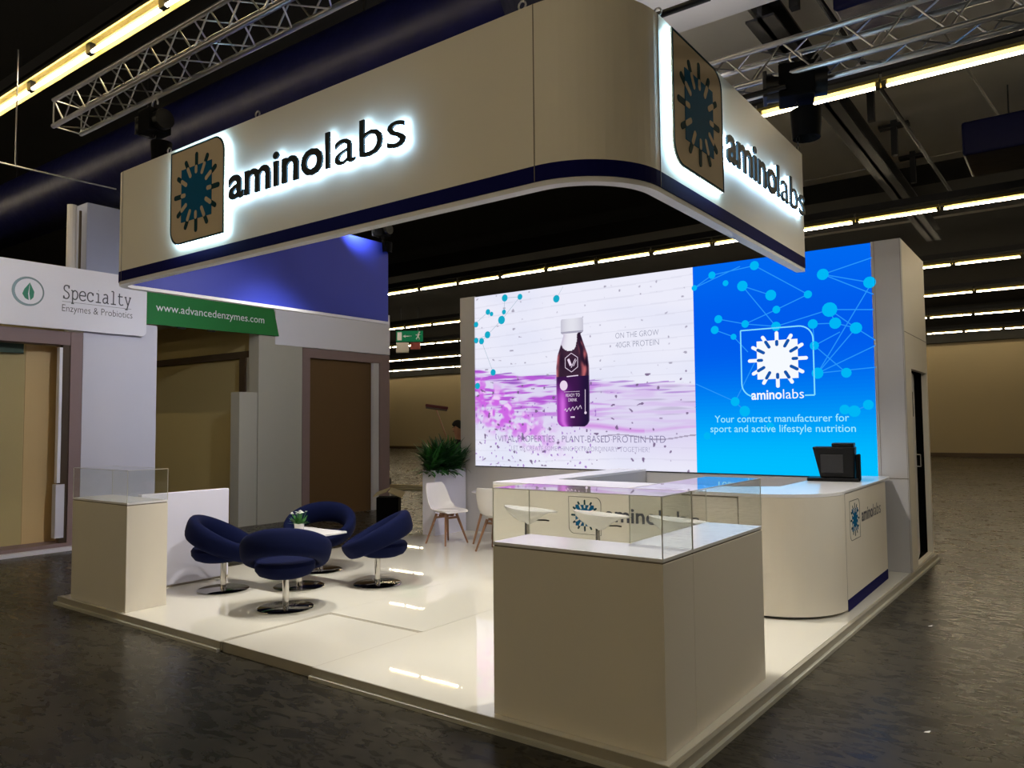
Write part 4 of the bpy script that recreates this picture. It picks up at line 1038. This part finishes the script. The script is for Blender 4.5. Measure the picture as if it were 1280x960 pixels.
# exit sign hanging in the hall
ex = thing('exit_sign', 'green emergency exit sign with arrow and running figure hanging in the hall', 'exit sign', (-23.1, 22, 0), .6)
MB().box(-.62, .62, -.05, .05, 5.62, 6.12).build('sign_box', M['exit_e'], ex)
g = MB(); g.box(-.22, .1, -.06, -.05, 5.85, 5.89); g.add([(-.3, -.06, 5.87), (-.18, -.06, 5.94), (-.18, -.06, 5.80)], [(0, 1, 2)])
g.box(-.56, -.36, -.06, -.05, 5.68, 6.06); g.tube((.32, -.06, 5.72), (.40, -.06, 5.86), .03, 6); g.tube((.48, -.06, 5.72), (.40, -.06, 5.86), .03, 6); g.tube((.40, -.06, 5.86), (.44, -.06, 6.0), .045, 6); g.tube((.3, -.06, 5.92), (.54, -.06, 5.94), .022, 6); g.box(.43, .51, -.06, -.05, 6.02, 6.09)
g.build('pictogram', M['signwhite'], ex)
MB().box(-.62, -.05, -.05, .05, 5.1, 5.58).build('lower_box', M['grey'], ex); MB().box(.05, .5, -.05, .05, 5.25, 5.58).build('red_box', M['red'], ex)
f = MB(); f.tube((-.4, 0, 6.1), (-.4, 0, 7.2), .015, 6); f.tube((.4, 0, 6.1), (.4, 0, 7.2), .015, 6); f.build('hanger', M['alu'], ex)

# small litter on the hall floor
for (x, y, lab) in ((.95, 1.35, 'tiny scrap of white paper on the dark floor at the lower right'), (.62, 3.9, 'tiny white scrap on the dark floor beside the platform edge')):
    tag(MB().add([(x, y, GZ + .001), (x + .03, y + .005, GZ + .004), (x + .035, y + .02, GZ + .012), (x + .005, y + .018, GZ + .002)], [(0, 1, 2, 3)]).build('paper_scrap', M['petal']), lab, 'litter')

# ------------------------------------------------------------------ spotlights of the booth (fixtures inside the ring, plus added fill spots)
def par(loc, target, power, label, size=75, col=(1, .95, .86)):
    t = thing('spotlight', label, 'spotlight', loc, 0, 'booth spotlights on the trusses')
    d = (Vector(target) - Vector(loc)).normalized(); q = d.to_track_quat('-Z', 'Y').to_matrix().to_4x4()
    MB().lathe([(.05, .16), (.075, .14), (.085, -.02), (.09, -.03), (.078, -.03), (.07, .0)], 20).build('lamp_can', M['black'], t, smooth=True, xf=q)
    y = MB(); y.curve([(-.1, 0, 0), (-.1, 0, .22), (.1, 0, .22), (.1, 0, 0)], .01, 6); y.tube((0, 0, .22), (0, 0, .34), .012, 6); y.build('yoke', M['black'], t)
    ld = bpy.data.lights.new('lamp', 'SPOT'); ld.energy = power; ld.spot_size = math.radians(size); ld.spot_blend = .8; ld.shadow_soft_size = .06; ld.color = col
    lo = bpy.data.objects.new('lamp', ld); COL.objects.link(lo); lo.parent = t; lo.matrix_local = q @ Matrix.Translation((0, 0, -.05))
    return t
SP = [((-4.5, 1.2, 4.2), (-5.1, 1.9, 0), 330, 'left end'), ((-3.4, 1.2, 4.2), (-3.6, 1.6, 0), 330, 'left of the middle'), ((-1.9, 1.2, 4.2), (-1.9, 1.6, 0), 300, 'right of the middle'), ((-.7, 1.2, 4.2), (-.5, .5, 1), 380, 'right end'),
      ((-1.0, 2.9, 4.2), (-.6, 4.4, 0), 300, 'rear right'), ((-3.0, 2.9, 4.2), (-4.0, 4.9, 0), 330, 'rear middle'), ((-2.6, 1.2, 4.2), (-6.0, .6, .7), 260, 'middle, added to brighten the left plinth')]  # last spot is added to brighten the left plinth and partition
for p_, t_, e_, w_ in SP: par(p_, t_, e_, 'black can spotlight hanging inside the fascia ring, %s' % w_)
for p_, t_, e_, w_ in (((-5.1, 1.2, 4.3), (-10.3, .6, 1.9), 320, 'front left'), ((-5.1, 2.5, 4.36), (-10.3, 5.2, 1.9), 340, 'rear left')):  # added hidden fill spots that brighten the neighbouring stand
    par(p_, t_, e_, 'added unseen fill spotlight inside the fascia ring aimed at the neighbouring stand, %s' % w_, 84, (.86, .9, 1.0))
par((-1.2, 2.9, 4.75), (-.9, 4.5, 6.6), 70, 'added unseen fill spotlight inside the fascia ring tilted up to the white ceiling beam', 110, (1, .97, .95))  # hidden uplight, added only to brighten the beam
for x_, w_ in ((2.5, 'inner'), (3.05, 'outer')):  # pair of spots added out of view to light the right-hand faces
    par((x_, 2.9, 4.35), (.1, 2.2 if w_ == 'inner' else 5.2, .6), 190, 'added fill spotlight under the right truss beyond the frame, %s of two' % w_, 80, (1, .96, .88))
# bar the spots hang from
sb = thing('spot_bar', 'black pipes inside the fascia ring that carry the spotlights', 'pipe')
MB().tube((-5.35, 1.2, 4.55), (-.15, 1.2, 4.55), .025, 10).build('front_pipe', M['black'], sb, smooth=True); MB().tube((-5.35, 2.9, 4.55), (-.15, 2.9, 4.55), .025, 10).build('rear_pipe', M['black'], sb, smooth=True)

# ------------------------------------------------------------------ world & view
w = bpy.data.worlds.new('world'); SC.world = w; w.use_nodes = True
w.node_tree.nodes['Background'].inputs[0].default_value = (1.0, .9, .75, 1); w.node_tree.nodes['Background'].inputs[1].default_value = .01
SC.view_settings.view_transform = 'Standard'; SC.view_settings.look = 'None'; SC.view_settings.gamma = 1; SC.view_settings.exposure = 0; SC.view_settings.use_curve_mapping = False
SC.cycles.use_denoising = True; SC.cycles.max_bounces = 8; SC.cycles.transparent_max_bounces = 24
SC.cycles.sample_clamp_indirect = 8
